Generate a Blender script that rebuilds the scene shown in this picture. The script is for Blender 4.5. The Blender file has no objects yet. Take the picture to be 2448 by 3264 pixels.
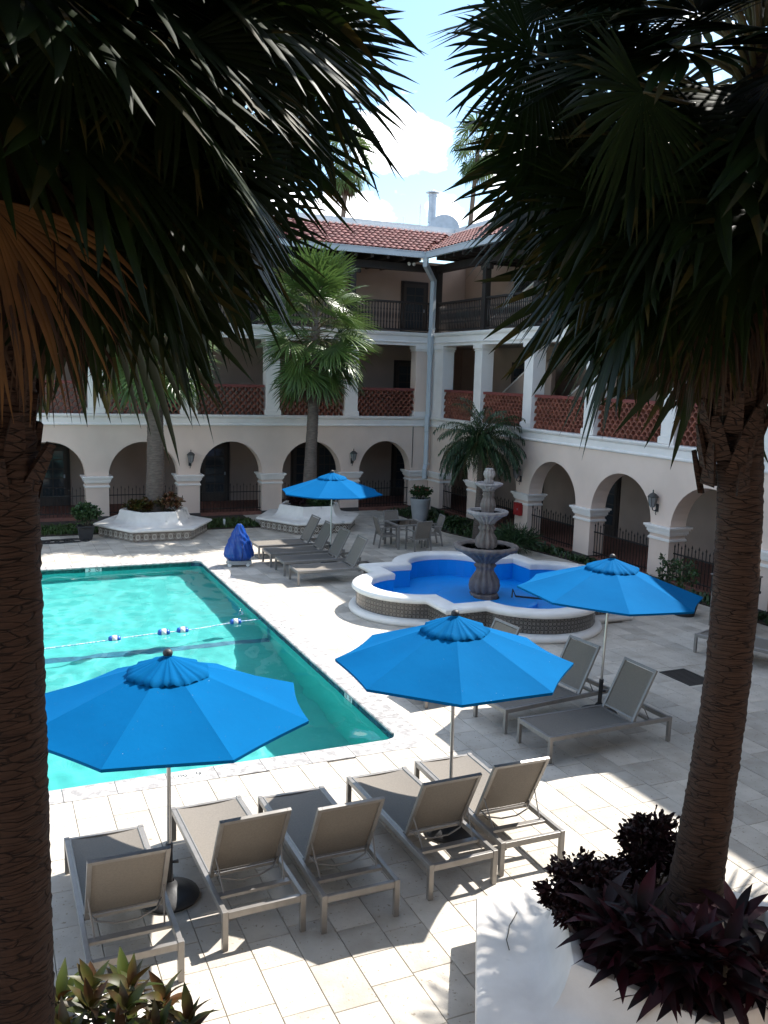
import bpy, math, random
import numpy as np
from mathutils import Matrix, Vector
R = math.radians
rng = np.random.default_rng(7)
random.seed(7)
sc = bpy.context.scene
col = sc.collection

# ------------------------------------------------------------------ camera
CAM_Z = 5.0
YAW, PITCH, ROLL, FPX = 0.42313, 0.15043, 0.029115, 2854.1      # solved from the two facades
def cam_axes():
    cy, sy, cp, sp = math.cos(YAW), math.sin(YAW), math.cos(PITCH), math.sin(PITCH)
    f = Vector((sy*cp, cy*cp, -sp)); r = Vector((cy, -sy, 0)); u = r.cross(f)
    c, s = math.cos(ROLL), math.sin(ROLL)
    return c*r + s*u, -s*r + c*u, f
CR, CU, CF = cam_axes()
cd = bpy.data.cameras.new('camera'); cam = bpy.data.objects.new('camera', cd); col.objects.link(cam)
cd.sensor_fit = 'VERTICAL'; cd.sensor_height = 36; cd.sensor_width = 27; cd.lens = FPX/3264*36
cd.clip_start = 0.05; cd.clip_end = 2000
M = Matrix((CR, CU, -CF)).transposed().to_4x4(); M.translation = (0, 0, CAM_Z)
cam.matrix_world = M
sc.camera = cam
def pdir(x, y, k=2448/1659):
    return (CF + CR*((x*k-1224)/FPX) - CU*((y*k-1632)/FPX))
def hit(x, y, ax, val, k=2448/1659):
    d = pdir(x, y, k); o = Vector((0, 0, CAM_Z)); return o + d*((val-o[ax])/d[ax])

# ------------------------------------------------------------------ sun, sky, exposure
SUN = Vector((0.79, 0.23, 1.0)).normalized()
SUN_EL = math.asin(SUN.z); SUN_AZ = math.atan2(SUN.x, SUN.y)
sl = bpy.data.lights.new('sun', 'SUN'); sl.energy = 4.9; sl.angle = R(0.53); sl.color = (1, 0.955, 0.89)
so = bpy.data.objects.new('sun', sl); col.objects.link(so); so.location = (30, 20, 40)
so.rotation_euler = SUN.to_track_quat('Z', 'Y').to_euler()
w = bpy.data.worlds.new('World'); sc.world = w; w.use_nodes = True
def build_world():
    nt = w.node_tree; N = nt.nodes; L = nt.links
    bg = N['Background']; bg.inputs[1].default_value = 0.145
    sky = N.new('ShaderNodeTexSky'); sky.sky_type = 'NISHITA'; sky.sun_disc = False
    sky.sun_elevation = SUN_EL; sky.sun_rotation = SUN_AZ; sky.dust_density = 1.0; sky.ozone_density = 1.6
    tc = N.new('ShaderNodeTexCoord')
    mp = N.new('ShaderNodeMapping'); mp.inputs['Scale'].default_value = (1, 1, 1.9); mp.inputs['Location'].default_value = (5.5, .3, 9.1); L.new(tc.outputs['Generated'], mp.inputs[0])
    def noise(sc_, det, rough=.55):
        n = N.new('ShaderNodeTexNoise'); n.inputs['Scale'].default_value = sc_; n.inputs['Detail'].default_value = det
        n.inputs['Roughness'].default_value = rough; L.new(mp.outputs[0], n.inputs[0]); return n.outputs['Fac']
    def math_(op, a, b=None, clamp=False):
        m = N.new('ShaderNodeMath'); m.operation = op; m.use_clamp = clamp
        for i, v in enumerate((a, b)):
            if v is None: continue
            if isinstance(v, (int, float)): m.inputs[i].default_value = v
            else: L.new(v, m.inputs[i])
        return m.outputs[0]
    big = noise(3.1, 3); fine = noise(17, 6, .6)
    acc = math_('MULTIPLY', math_('SUBTRACT', big, .512), 3.6)
    for (px, py, r) in ((845, 290, .042), (890, 310, .04), (935, 325, .026), (820, 310, .034), (765, 460, .034), (720, 472, .03), (805, 478, .026),
                        (955, 450, .02), (970, 478, .022), (1045, 480, .022), (1110, 345, .04), (1140, 300, .035), (560, 420, .05), (1250, 420, .05)):
        d = pdir(px, py).normalized()
        v = N.new('ShaderNodeVectorMath'); v.operation = 'DISTANCE'; L.new(tc.outputs['Generated'], v.inputs[0]); v.inputs[1].default_value = d
        acc = math_('MAXIMUM', acc, math_('SUBTRACT', 1.0, math_('DIVIDE', v.outputs['Value'], r)))
    m = math_('ADD', acc, math_('MULTIPLY', math_('SUBTRACT', fine, .5), 1.9))
    mr = N.new('ShaderNodeMapRange'); mr.interpolation_type = 'SMOOTHSTEP'
    mr.inputs['From Min'].default_value = .12; mr.inputs['From Max'].default_value = .48; L.new(m, mr.inputs[0])
    cl = N.new('ShaderNodeMix'); cl.data_type = 'RGBA'; L.new(mr.outputs[0], cl.inputs[0])
    tint = N.new('ShaderNodeMix'); tint.data_type = 'RGBA'; tint.blend_type = 'MULTIPLY'; tint.inputs[0].default_value = 1
    tint.inputs[7].default_value = (.74, .86, .88, 1); L.new(sky.outputs[0], tint.inputs[6])
    L.new(tint.outputs[2], cl.inputs[6])
    white = N.new('ShaderNodeMix'); white.data_type = 'RGBA'; L.new(fine, white.inputs[0])
    white.inputs[6].default_value = (8.6, 8.7, 8.9, 1); white.inputs[7].default_value = (12, 12, 12, 1)
    L.new(white.outputs[2], cl.inputs[7]); L.new(cl.outputs[2], bg.inputs[0])
build_world()
sc.view_settings.view_transform = 'Standard'; sc.view_settings.look = 'None'; sc.view_settings.gamma = 1
sc.view_settings.exposure = 1.13
sc.view_settings.use_curve_mapping = False
sc.cycles.max_bounces = 8; sc.cycles.transparent_max_bounces = 16; sc.cycles.diffuse_bounces = 4

# ------------------------------------------------------------------ materials
MATS = {}
def nodemat(name):
    m = bpy.data.materials.new(name); m.use_nodes = True
    nt = m.node_tree; return m, nt, nt.nodes, nt.links, nt.nodes['Principled BSDF']
def mat(name, c1, c2=None, rough=.6, scale=6., det=5, bump=0., bscale=None, metal=0., spec=.5, vary=0., stretch=None,
        contrast=(.35, .65), trans=0., pits=0., speck=None):
    """base colour mottled between c1 and c2, optional per-piece variation, fine relief and translucency"""
    if name in MATS: return MATS[name]
    m, nt, N, L, b = nodemat(name)
    c2 = c2 or tuple(v*.82 for v in c1)
    tc = N.new('ShaderNodeTexCoord'); vec = tc.outputs['Object']
    if stretch:
        mp = N.new('ShaderNodeMapping'); mp.inputs['Scale'].default_value = stretch; L.new(vec, mp.inputs[0]); vec = mp.outputs[0]
    oi = N.new('ShaderNodeObjectInfo')
    off = N.new('ShaderNodeVectorMath'); off.operation = 'ADD'; L.new(vec, off.inputs[0])
    sc3 = N.new('ShaderNodeVectorMath'); sc3.operation = 'SCALE'; sc3.inputs[0].default_value = (17, 31, 23); L.new(oi.outputs['Random'], sc3.inputs['Scale'])
    L.new(sc3.outputs[0], off.inputs[1]); vec = off.outputs[0]
    n = N.new('ShaderNodeTexNoise'); n.inputs['Scale'].default_value = scale; n.inputs['Detail'].default_value = det; L.new(vec, n.inputs[0])
    r = N.new('ShaderNodeMapRange'); r.inputs[1].default_value, r.inputs[2].default_value = contrast; L.new(n.outputs['Fac'], r.inputs[0])
    mx = N.new('ShaderNodeMix'); mx.data_type = 'RGBA'; L.new(r.outputs[0], mx.inputs[0])
    mx.inputs[6].default_value = (*c1, 1); mx.inputs[7].default_value = (*c2, 1); out = mx.outputs[2]
    if speck:
        n2 = N.new('ShaderNodeTexNoise'); n2.inputs['Scale'].default_value = speck[0]; n2.inputs['Detail'].default_value = 3; L.new(vec, n2.inputs[0])
        r2 = N.new('ShaderNodeMapRange'); r2.inputs[1].default_value = speck[1]; r2.inputs[2].default_value = speck[1]+.06; L.new(n2.outputs['Fac'], r2.inputs[0])
        m2 = N.new('ShaderNodeMix'); m2.data_type = 'RGBA'; L.new(r2.outputs[0], m2.inputs[0]); L.new(out, m2.inputs[6]); m2.inputs[7].default_value = (*speck[2], 1); out = m2.outputs[2]
    if vary:
        g = N.new('ShaderNodeNewGeometry')
        a = N.new('ShaderNodeMath'); a.operation = 'ADD'; L.new(oi.outputs['Random'], a.inputs[0]); L.new(g.outputs['Random Per Island'], a.inputs[1])
        f = N.new('ShaderNodeMath'); f.operation = 'FRACT'; L.new(a.outputs[0], f.inputs[0])
        rr = N.new('ShaderNodeMapRange'); rr.inputs[3].default_value = 1-vary; rr.inputs[4].default_value = 1+vary*.6; L.new(f.outputs[0], rr.inputs[0])
        mv = N.new('ShaderNodeVectorMath'); mv.operation = 'SCALE'; L.new(out, mv.inputs[0]); L.new(rr.outputs[0], mv.inputs['Scale']); out = mv.outputs[0]
    L.new(out, b.inputs['Base Color'])
    b.inputs['Roughness'].default_value = rough; b.inputs['Metallic'].default_value = metal; b.inputs['Specular IOR Level'].default_value = spec
    if bump:
        n3 = N.new('ShaderNodeTexNoise'); n3.inputs['Scale'].default_value = bscale or scale*4; n3.inputs['Detail'].default_value = 6; L.new(vec, n3.inputs[0])
        h = n3.outputs['Fac']
        if pits:
            mm = N.new('ShaderNodeMath'); mm.operation = 'MINIMUM'; L.new(h, mm.inputs[0]); mm.inputs[1].default_value = pits; h = mm.outputs[0]
        bp = N.new('ShaderNodeBump'); bp.inputs['Strength'].default_value = bump; bp.inputs['Distance'].default_value = .02
        L.new(h, bp.inputs['Height']); L.new(bp.outputs[0], b.inputs['Normal'])
    if trans:
        t = N.new('ShaderNodeBsdfTranslucent'); L.new(out, t.inputs[0]); ms = N.new('ShaderNodeMixShader'); ms.inputs[0].default_value = trans
        L.new(b.outputs[0], ms.inputs[1]); L.new(t.outputs[0], ms.inputs[2]); L.new(ms.outputs[0], N['Material Output'].inputs[0])
    MATS[name] = m; return m
TRAV = mat('travertine', (.525, .48, .415), (.425, .38, .32), rough=.7, scale=3, bump=.45, bscale=26, vary=.2, pits=.5, contrast=(.4, .66), speck=(26, .64, (.30, .25, .19)))
COPE = mat('coping_stone', (.42, .40, .385), (.25, .24, .235), rough=.75, scale=9, bump=.9, bscale=14, vary=.08, contrast=(.44, .6))
GROUT = mat('mortar_bed', (.36, .32, .265), rough=.9)
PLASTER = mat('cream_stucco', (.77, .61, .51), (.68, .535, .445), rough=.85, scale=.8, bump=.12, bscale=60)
PLASTER_IN = mat('shaded_inner_stucco', (.42, .32, .265), (.37, .285, .235), rough=.85, scale=1.2, bump=.1, bscale=60)  # shade of the deep galleries put into a darker stucco colour
TRIM = mat('white_trim', (.85, .80, .755), (.79, .745, .70), rough=.6, scale=2.2, bump=.08, bscale=40)
WHITEP = mat('white_plaster', (.76, .74, .71), (.68, .66, .63), rough=.55, scale=2.5, bump=.1, bscale=30)
CREAMP = mat('planter_plaster', (.76, .72, .67), (.66, .62, .57), rough=.5, scale=3.2, bump=.1, bscale=25, speck=(2.6, .66, (.42, .40, .37)))
DARKWOOD = mat('dark_wood', (.028, .02, .017), (.018, .013, .011), rough=.6, scale=10, stretch=(1, 1, .2))
IRON = mat('black_iron', (.012, .011, .011), rough=.5)
TERRA = mat('terracotta', (.36, .135, .085), (.27, .09, .06), rough=.75, scale=7, bump=.2, vary=.3)
ROOFT = mat('roof_tile_clay', (.25, .105, .09), (.17, .07, .062), rough=.75, scale=6, bump=.25, vary=.3)
REDP = mat('red_paint', (.22, .055, .045), rough=.6)
GUTTERM = mat('gutter_paint', (.47, .52, .56), (.42, .47, .51), rough=.4, scale=2)
GALV = mat('galvanised_steel', (.42, .46, .52), (.34, .38, .43), rough=.45, metal=.35, scale=5)
PLINTH = mat('dark_plinth', (.07, .06, .055), rough=.8)
BRICKF = mat('gallery_floor', (.20, .085, .06), (.15, .06, .045), rough=.7, scale=8)
ALU = mat('taupe_aluminium', (.27, .255, .238), (.235, .22, .205), rough=.38, metal=.3, scale=12)
SLING = mat('taupe_sling', (.225, .198, .168), (.195, .172, .145), rough=.75, scale=60, bump=.25, bscale=240, trans=.12)
POLE = mat('pole_aluminium', (.55, .54, .53), rough=.32, metal=.8)
BLACKP = mat('black_plastic', (.03, .03, .032), (.022, .022, .024), rough=.55, bump=.1, scale=12)
BLUEF = mat('blue_canvas', (.0, .108, .29), (.0, .095, .26), rough=.85, scale=1.3, bump=.25, bscale=5, trans=.12, spec=.05, speck=(70, .74, (.45, .55, .65)))
BLUEC = mat('blue_vinyl', (.003, .055, .30), (.002, .04, .23), rough=.3, scale=3)
BLUEP = mat('blue_basin_paint', (.0, .25, .72), (.0, .27, .76), rough=.35, scale=3)
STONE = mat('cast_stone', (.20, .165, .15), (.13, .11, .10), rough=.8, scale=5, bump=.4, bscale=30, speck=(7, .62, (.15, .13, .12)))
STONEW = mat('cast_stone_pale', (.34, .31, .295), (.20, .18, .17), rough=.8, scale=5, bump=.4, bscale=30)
SOIL = mat('soil', (.045, .032, .022), (.025, .018, .012), rough=.95, scale=14, bump=.8)
LEAFF = mat('shaded_palm_leaf', (.013, .024, .005), (.008, .016, .0035), rough=.45, spec=.16, scale=4, vary=.35, trans=.2, stretch=(1, 1, 1))  # shade on the near crowns put into a darker leaf green
LEAFM = mat('palm_leaf_lit', (.085, .14, .034), (.06, .105, .024), rough=.33, scale=3, vary=.3, trans=.22)  # lit copy of the leaf, sunlight put into a lighter green
LEAFD = mat('dead_palm_leaf', (.060, .027, .008), (.028, .012, .005), rough=.7, scale=3, vary=.3, trans=.12)
LEAFG = mat('backlit_dead_leaf', (.20, .095, .022), (.11, .048, .012), rough=.6, scale=3, vary=.2, trans=.35)  # dead leaf with its backlit glow put into a lighter golden colour
LEAFTIP = mat('yellowing_palm_leaf', (.05, .038, .009), (.02, .026, .006), rough=.5, spec=.16, scale=4, vary=.3, trans=.22)
PETI = mat('petiole', (.10, .10, .035), (.09, .06, .02), rough=.5)
def bark_mat(name, c1, c2, crack):
    m, nt, N, L, b = nodemat(name)
    tc = N.new('ShaderNodeTexCoord'); mp = N.new('ShaderNodeMapping'); mp.inputs['Scale'].default_value = (5, 5, 30); L.new(tc.outputs['Object'], mp.inputs[0])
    n0 = N.new('ShaderNodeTexNoise'); n0.inputs['Scale'].default_value = 3; L.new(tc.outputs['Object'], n0.inputs[0])
    ad = N.new('ShaderNodeMix'); ad.data_type = 'RGBA'; ad.blend_type = 'LINEAR_LIGHT'; ad.inputs[0].default_value = .8; L.new(mp.outputs[0], ad.inputs[6]); L.new(n0.outputs['Color'], ad.inputs[7])
    v = N.new('ShaderNodeTexVoronoi'); v.feature = 'DISTANCE_TO_EDGE'; L.new(ad.outputs[2], v.inputs['Vector']); v.inputs['Scale'].default_value = 1.0
    n = N.new('ShaderNodeTexNoise'); n.inputs['Scale'].default_value = 14; n.inputs['Detail'].default_value = 8; L.new(tc.outputs['Object'], n.inputs[0])
    mp2 = N.new('ShaderNodeMapping'); mp2.inputs['Scale'].default_value = (3, 3, 55); L.new(tc.outputs['Object'], mp2.inputs[0])
    n2 = N.new('ShaderNodeTexNoise'); n2.inputs['Scale'].default_value = 1; n2.inputs['Detail'].default_value = 4; L.new(mp2.outputs[0], n2.inputs[0])
    r = N.new('ShaderNodeMapRange'); r.inputs[2].default_value = .05; L.new(v.outputs['Distance'], r.inputs[0])
    mx = N.new('ShaderNodeMix'); mx.data_type = 'RGBA'; L.new(n.outputs['Fac'], mx.inputs[0]); mx.inputs[6].default_value = (*c1, 1); mx.inputs[7].default_value = (*c2, 1)
    m2 = N.new('ShaderNodeMix'); m2.data_type = 'RGBA'; L.new(r.outputs[0], m2.inputs[0]); m2.inputs[6].default_value = (*crack, 1); L.new(mx.outputs[2], m2.inputs[7])
    L.new(m2.outputs[2], b.inputs['Base Color']); b.inputs['Roughness'].default_value = .85; b.inputs['Specular IOR Level'].default_value = .25
    h = N.new('ShaderNodeMath'); h.operation = 'ADD'; L.new(r.outputs[0], h.inputs[0]); h2 = N.new('ShaderNodeMath'); h2.operation = 'MULTIPLY'; h2.inputs[1].default_value = 1.6; L.new(n2.outputs['Fac'], h2.inputs[0]); L.new(h2.outputs[0], h.inputs[1])
    bp = N.new('ShaderNodeBump'); bp.inputs['Strength'].default_value = 1.0; bp.inputs['Distance'].default_value = .012; L.new(h.outputs[0], bp.inputs['Height']); L.new(bp.outputs[0], b.inputs['Normal'])
    return m
BARK = bark_mat('cracked_palm_bark', (.068, .038, .026), (.030, .017, .012), (.016, .009, .007))
BARK_OLD = mat('palm_bark', (.045, .027, .020), (.018, .011, .008), rough=.9, scale=9, bump=1.0, bscale=22, stretch=(1, 1, 3.2))
BARKP = mat('palm_bark_grey', (.14, .108, .09), (.085, .065, .053), rough=.9, scale=7, bump=.6, bscale=20, stretch=(1, 1, 4))
PINN = mat('date_palm_leaf', (.032, .07, .022), (.022, .05, .016), rough=.45, vary=.3, trans=.18)
CROT = mat('croton_leaf', (.042, .056, .008), (.062, .026, .006), rough=.45, spec=.3, scale=3.2, vary=.4, trans=.15, contrast=(.42, .6))
CROTD = mat('burgundy_croton_leaf', (.014, .005, .006), (.022, .006, .008), rough=.5, spec=.2, scale=6, vary=.4, trans=.06)
TIM = mat('burgundy_ti_leaf', (.034, .004, .009), (.007, .004, .005), rough=.55, spec=.18, scale=2.2, vary=.5, trans=.12, contrast=(.42, .58))
GREENL = mat('shrub_leaf', (.035, .075, .02), (.025, .055, .014), rough=.45, vary=.4, trans=.15)
GRASS = mat('grass_blade', (.06, .11, .02), (.045, .085, .018), rough=.6, vary=.4, trans=.2)
MARK = mat('marker_tile', (.75, .75, .72), rough=.35); INK = mat('black_ink', (.01, .01, .01), rough=.5)
ROPE = mat('white_rope', (.7, .72, .72), (.2, .35, .55), rough=.7, scale=30, contrast=(.48, .52))
BUOYB = mat('blue_buoy', (.008, .10, .42), rough=.35); BUOYW = mat('white_buoy', (.75, .75, .72), rough=.4)
PLAST = mat('pool_plaster', (.085, .52, .49), (.07, .48, .455), rough=.7, scale=1.5, bump=.1)
TILEB = mat('waterline_tile', (.035, .085, .135), (.012, .035, .065), rough=.2, scale=9, vary=.35, contrast=(.42, .58))
RED = mat('fire_red', (.35, .012, .015), rough=.4)
GREYPOT = mat('grey_pot', (.36, .37, .38), (.31, .32, .33), rough=.6, scale=4)
CAB = mat('taupe_cabinet', (.16, .145, .13), rough=.6)
LAMPG = mat('lamp_glass', (.25, .25, .25), rough=.2)
LAMPM = mat('lamp_metal', (.07, .068, .065), rough=.5, metal=.4)
TWIG = mat('twig', (.10, .085, .06), rough=.8)
FLOWER = mat('red_flower', (.5, .05, .07), rough=.6)
def glass_mat():
    m, nt, N, L, b = nodemat('door_glass')
    b.inputs['Base Color'].default_value = (.035, .045, .055, 1); b.inputs['Roughness'].default_value = .08
    return m
GLASS = glass_mat()
def table_glass():
    m, nt, N, L, b = nodemat('table_glass'); N.remove(b)
    t = N.new('ShaderNodeBsdfTransparent'); t.inputs[0].default_value = (.55, .58, .56, 1); g = N.new('ShaderNodeBsdfGlossy'); g.inputs['Roughness'].default_value = .03
    f = N.new('ShaderNodeFresnel'); f.inputs[0].default_value = 1.5; s = N.new('ShaderNodeMixShader')
    L.new(f.outputs[0], s.inputs[0]); L.new(t.outputs[0], s.inputs[1]); L.new(g.outputs[0], s.inputs[2]); L.new(s.outputs[0], N['Material Output'].inputs[0])
    return m
TGLASS = table_glass()
def refract_water(name):
    m, nt, N, L, b = nodemat(name); N.remove(b)
    g = N.new('ShaderNodeBsdfGlass'); g.inputs['IOR'].default_value = 1.33; g.inputs['Roughness'].default_value = 0.0; g.inputs['Color'].default_value = (.97, 1, 1, 1)
    L.new(g.outputs[0], N['Material Output'].inputs[0]); return m
def water_mat(name, absorb, dens, bump, scale):
    m, nt, N, L, b = nodemat(name); N.remove(b)
    t = N.new('ShaderNodeBsdfTransparent'); g = N.new('ShaderNodeBsdfGlossy'); g.inputs['Roughness'].default_value = .02
    f = N.new('ShaderNodeFresnel'); f.inputs[0].default_value = 1.33; s = N.new('ShaderNodeMixShader')
    tc = N.new('ShaderNodeTexCoord'); n = N.new('ShaderNodeTexNoise'); n.inputs['Scale'].default_value = scale; n.inputs['Detail'].default_value = 3
    n.inputs['Distortion'].default_value = 1.2
    L.new(tc.outputs['Object'], n.inputs[0]); bp = N.new('ShaderNodeBump'); bp.inputs['Strength'].default_value = bump; bp.inputs['Distance'].default_value = .05
    L.new(n.outputs['Fac'], bp.inputs['Height']); L.new(bp.outputs[0], g.inputs['Normal']); L.new(bp.outputs[0], f.inputs['Normal'])
    L.new(f.outputs[0], s.inputs[0]); L.new(t.outputs[0], s.inputs[1]); L.new(g.outputs[0], s.inputs[2]); L.new(s.outputs[0], N['Material Output'].inputs[0])
    if dens:
        v = N.new('ShaderNodeVolumeAbsorption'); v.inputs[0].default_value = (*absorb, 1); v.inputs[1].default_value = dens
        L.new(v.outputs[0], N['Material Output'].inputs['Volume'])
    return m
WATER = refract_water('pool_water')
WATER2 = water_mat('basin_water', (0, .5, 1), 0, .15, 2.0)
def pattern_mat(name, bgc, fg, reps, kind):
    """glazed tile: rings and lozenges drawn in each tile's own 0..1 box"""
    m, nt, N, L, b = nodemat(name)
    tc = N.new('ShaderNodeTexCoord'); sp = N.new('ShaderNodeSeparateXYZ'); L.new(tc.outputs['Generated'], sp.inputs[0])
    def mth(op, a, bb=None):
        q = N.new('ShaderNodeMath'); q.operation = op
        for i, v in enumerate((a, bb)):
            if v is None: continue
            if isinstance(v, (int, float)): q.inputs[i].default_value = v
            else: L.new(v, q.inputs[i])
        return q.outputs[0]
    def cell(o): return mth('SUBTRACT', mth('FRACT', mth('MULTIPLY', o, reps)), .5)
    x, y = cell(sp.outputs['X']), cell(sp.outputs['Z'])
    r = mth('SQRT', mth('ADD', mth('POWER', mth('ABSOLUTE', x), 2), mth('POWER', mth('ABSOLUTE', y), 2)))
    ring = mth('LESS_THAN', mth('ABSOLUTE', mth('SUBTRACT', r, .24)), .085)
    dot = mth('LESS_THAN', r, .07)
    dia = mth('ADD', mth('ABSOLUTE', x), mth('ABSOLUTE', y))
    edge = mth('LESS_THAN', mth('ABSOLUTE', mth('SUBTRACT', dia, .62)), .05)
    corner = mth('GREATER_THAN', dia, .86)
    fac = mth('MINIMUM', mth('ADD', mth('ADD', ring, dot), mth('ADD', edge, corner)), 1.0)
    n = N.new('ShaderNodeTexNoise'); n.inputs['Scale'].default_value = 9; L.new(tc.outputs['Object'], n.inputs[0])
    mx = N.new('ShaderNodeMix'); mx.data_type = 'RGBA'; L.new(fac, mx.inputs[0]); mx.inputs[6].default_value = (*bgc, 1); mx.inputs[7].default_value = (*fg, 1)
    mu = N.new('ShaderNodeMix'); mu.data_type = 'RGBA'; mu.blend_type = 'MULTIPLY'; mu.inputs[0].default_value = .5; L.new(mx.outputs[2], mu.inputs[6]); L.new(n.outputs['Fac'], mu.inputs[7])
    L.new(mu.outputs[2], b.inputs['Base Color']); b.inputs['Roughness'].default_value = .22
    return m
TALA = pattern_mat('painted_planter_tile', (.13, .095, .075), (.62, .56, .48), 1, 0)
TALF = pattern_mat('painted_fountain_tile', (.014, .014, .020), (.24, .215, .19), 2, 1)

# ------------------------------------------------------------------ mesh helpers
class MB:
    def __init__(s): s.v = []; s.f = []; s.n = 0; s.mi = []; s.cur = 0
    def add(s, V, F):
        V = np.asarray(V, float).reshape(-1, 3)
        for f in F: s.f.append(tuple(int(i)+s.n for i in f)); s.mi.append(s.cur)
        s.v.append(V); s.n += len(V); return s
    def box(s, a, b):
        (x0, y0, z0), (x1, y1, z1) = a, b
        V = [(x0, y0, z0), (x1, y0, z0), (x1, y1, z0), (x0, y1, z0), (x0, y0, z1), (x1, y0, z1), (x1, y1, z1), (x0, y1, z1)]
        return s.add(V, [(0, 3, 2, 1), (4, 5, 6, 7), (0, 1, 5, 4), (1, 2, 6, 5), (2, 3, 7, 6), (3, 0, 4, 7)])
    def bar(s, p, q, wx, wz, up=(0, 0, 1)):
        p, q = Vector(p), Vector(q); d = (q-p).normalized(); u = Vector(up)
        if abs(d.dot(u)) > .98: u = Vector((0, 1, 0))
        x = d.cross(u).normalized()*wx/2; z = x.cross(d).normalized()*wz/2
        V = [p-x-z, p+x-z, p+x+z, p-x+z, q-x-z, q+x-z, q+x+z, q-x+z]
        return s.add([tuple(i) for i in V], [(0, 1, 2, 3), (7, 6, 5, 4), (0, 4, 5, 1), (1, 5, 6, 2), (2, 6, 7, 3), (3, 7, 4, 0)])
    def tube(s, pts, rad, n=6, caps=True):
        pts = [Vector(p) for p in pts]; m = len(pts)
        rad = [rad]*m if np.isscalar(rad) else rad
        V = []; ref = None
        for i, p in enumerate(pts):
            d = (pts[min(i+1, m-1)] - pts[max(i-1, 0)]).normalized()
            if ref is None:
                ref = Vector((1, 0, 0)) if abs(d.x) < .9 else Vector((0, 1, 0))
            x = (ref - d*ref.dot(d)).normalized(); ref = x; y = d.cross(x)
            for k in range(n):
                a = 2*math.pi*k/n; V.append(tuple(p + (x*math.cos(a)+y*math.sin(a))*rad[i]))
        F = [(i*n+k, i*n+(k+1) % n, (i+1)*n+(k+1) % n, (i+1)*n+k) for i in range(m-1) for k in range(n)]
        if caps: F += [tuple(range(n-1, -1, -1)), tuple((m-1)*n+k for k in range(n))]
        return s.add(V, F)
    def lathe(s, prof, n=24, phase=0., c=(0, 0, 0), mod=None, cap=True, sx=1., sy=1.):
        V = []
        for j, (r, z) in enumerate(prof):
            for k in range(n):
                a = 2*math.pi*k/n+phase; q = r if mod is None else mod(r, z, a, j)
                V.append((c[0]+q*math.cos(a)*sx, c[1]+q*math.sin(a)*sy, c[2]+z))
        m = len(prof)
        F = [(i*n+k, i*n+(k+1) % n, (i+1)*n+(k+1) % n, (i+1)*n+k) for i in range(m-1) for k in range(n)]
        if cap: F += [tuple(range(n-1, -1, -1)), tuple((m-1)*n+k for k in range(n))]
        return s.add(V, F)
    def loft(s, rings, closed=True, cap=False):
        n = len(rings[0]); V = np.concatenate([np.asarray(r, float) for r in rings]); m = len(rings); F = []
        for i in range(m-1):
            for k in range(n if closed else n-1):
                F.append((i*n+k, i*n+(k+1) % n, (i+1)*n+(k+1) % n, (i+1)*n+k))
        if cap: F += [tuple(range(n-1, -1, -1)), tuple((m-1)*n+k for k in range(n))]
        return s.add(V, F)
    def mesh(s, name, mats, smooth=False, ang=None):
        me = bpy.data.meshes.new(name)
        V = np.concatenate(s.v) if s.v else np.zeros((0, 3))
        me.from_pydata(V.tolist(), [], s.f)
        for m in (mats if isinstance(mats, (list, tuple)) else [mats]): me.materials.append(m)
        if any(s.mi): me.polygons.foreach_set('material_index', s.mi)
        if smooth: me.polygons.foreach_set('use_smooth', [True]*len(s.f))
        if smooth and ang: 
            try: me.set_sharp_from_angle(angle=R(ang))
            except Exception: pass
        me.update(); return me
    def build(s, name, mats, parent=None, smooth=False, ang=None, loc=None, rot=None, bevel=0, kind=None):
        return obj(name, s.mesh(name, mats, smooth, ang), parent, loc, rot, bevel, kind)
def obj(name, me, parent=None, loc=None, rot=None, bevel=0, kind=None):
    o = bpy.data.objects.new(name, me); col.objects.link(o)
    if parent: o.parent = parent
    if loc is not None: o.location = loc
    if rot is not None: o.rotation_euler = rot
    if bevel:
        md = o.modifiers.new('bevel', 'BEVEL'); md.width = bevel; md.segments = 2; md.limit_method = 'ANGLE'; md.angle_limit = R(40)
    if kind: o['kind'] = kind
    return o
def tag(o, label, cat, group=None):
    o['label'] = label; o['category'] = cat
    if group: o['group'] = group
    return o
def thing(name, label, cat, loc=(0, 0, 0), rotz=0, group=None):
    o = obj(name, None, None, loc, (0, 0, rotz)); return tag(o, label, cat, group)
def dup(root, loc, rotz, label):
    def cp(o, par):
        c = o.copy(); col.objects.link(c); c.parent = par
        for ch in list(o.children): cp(ch, c)
        return c
    kids = list(root.children)
    r = root.copy(); col.objects.link(r); r.location = loc; r.rotation_euler = (0, 0, rotz); r['label'] = label
    for ch in kids: cp(ch, r)
    return r
def box(name, a, b, m, parent=None, bevel=0): return MB().box(a, b).build(name, m, parent, bevel=bevel)

XR, YB = 15.565, 30.559
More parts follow.
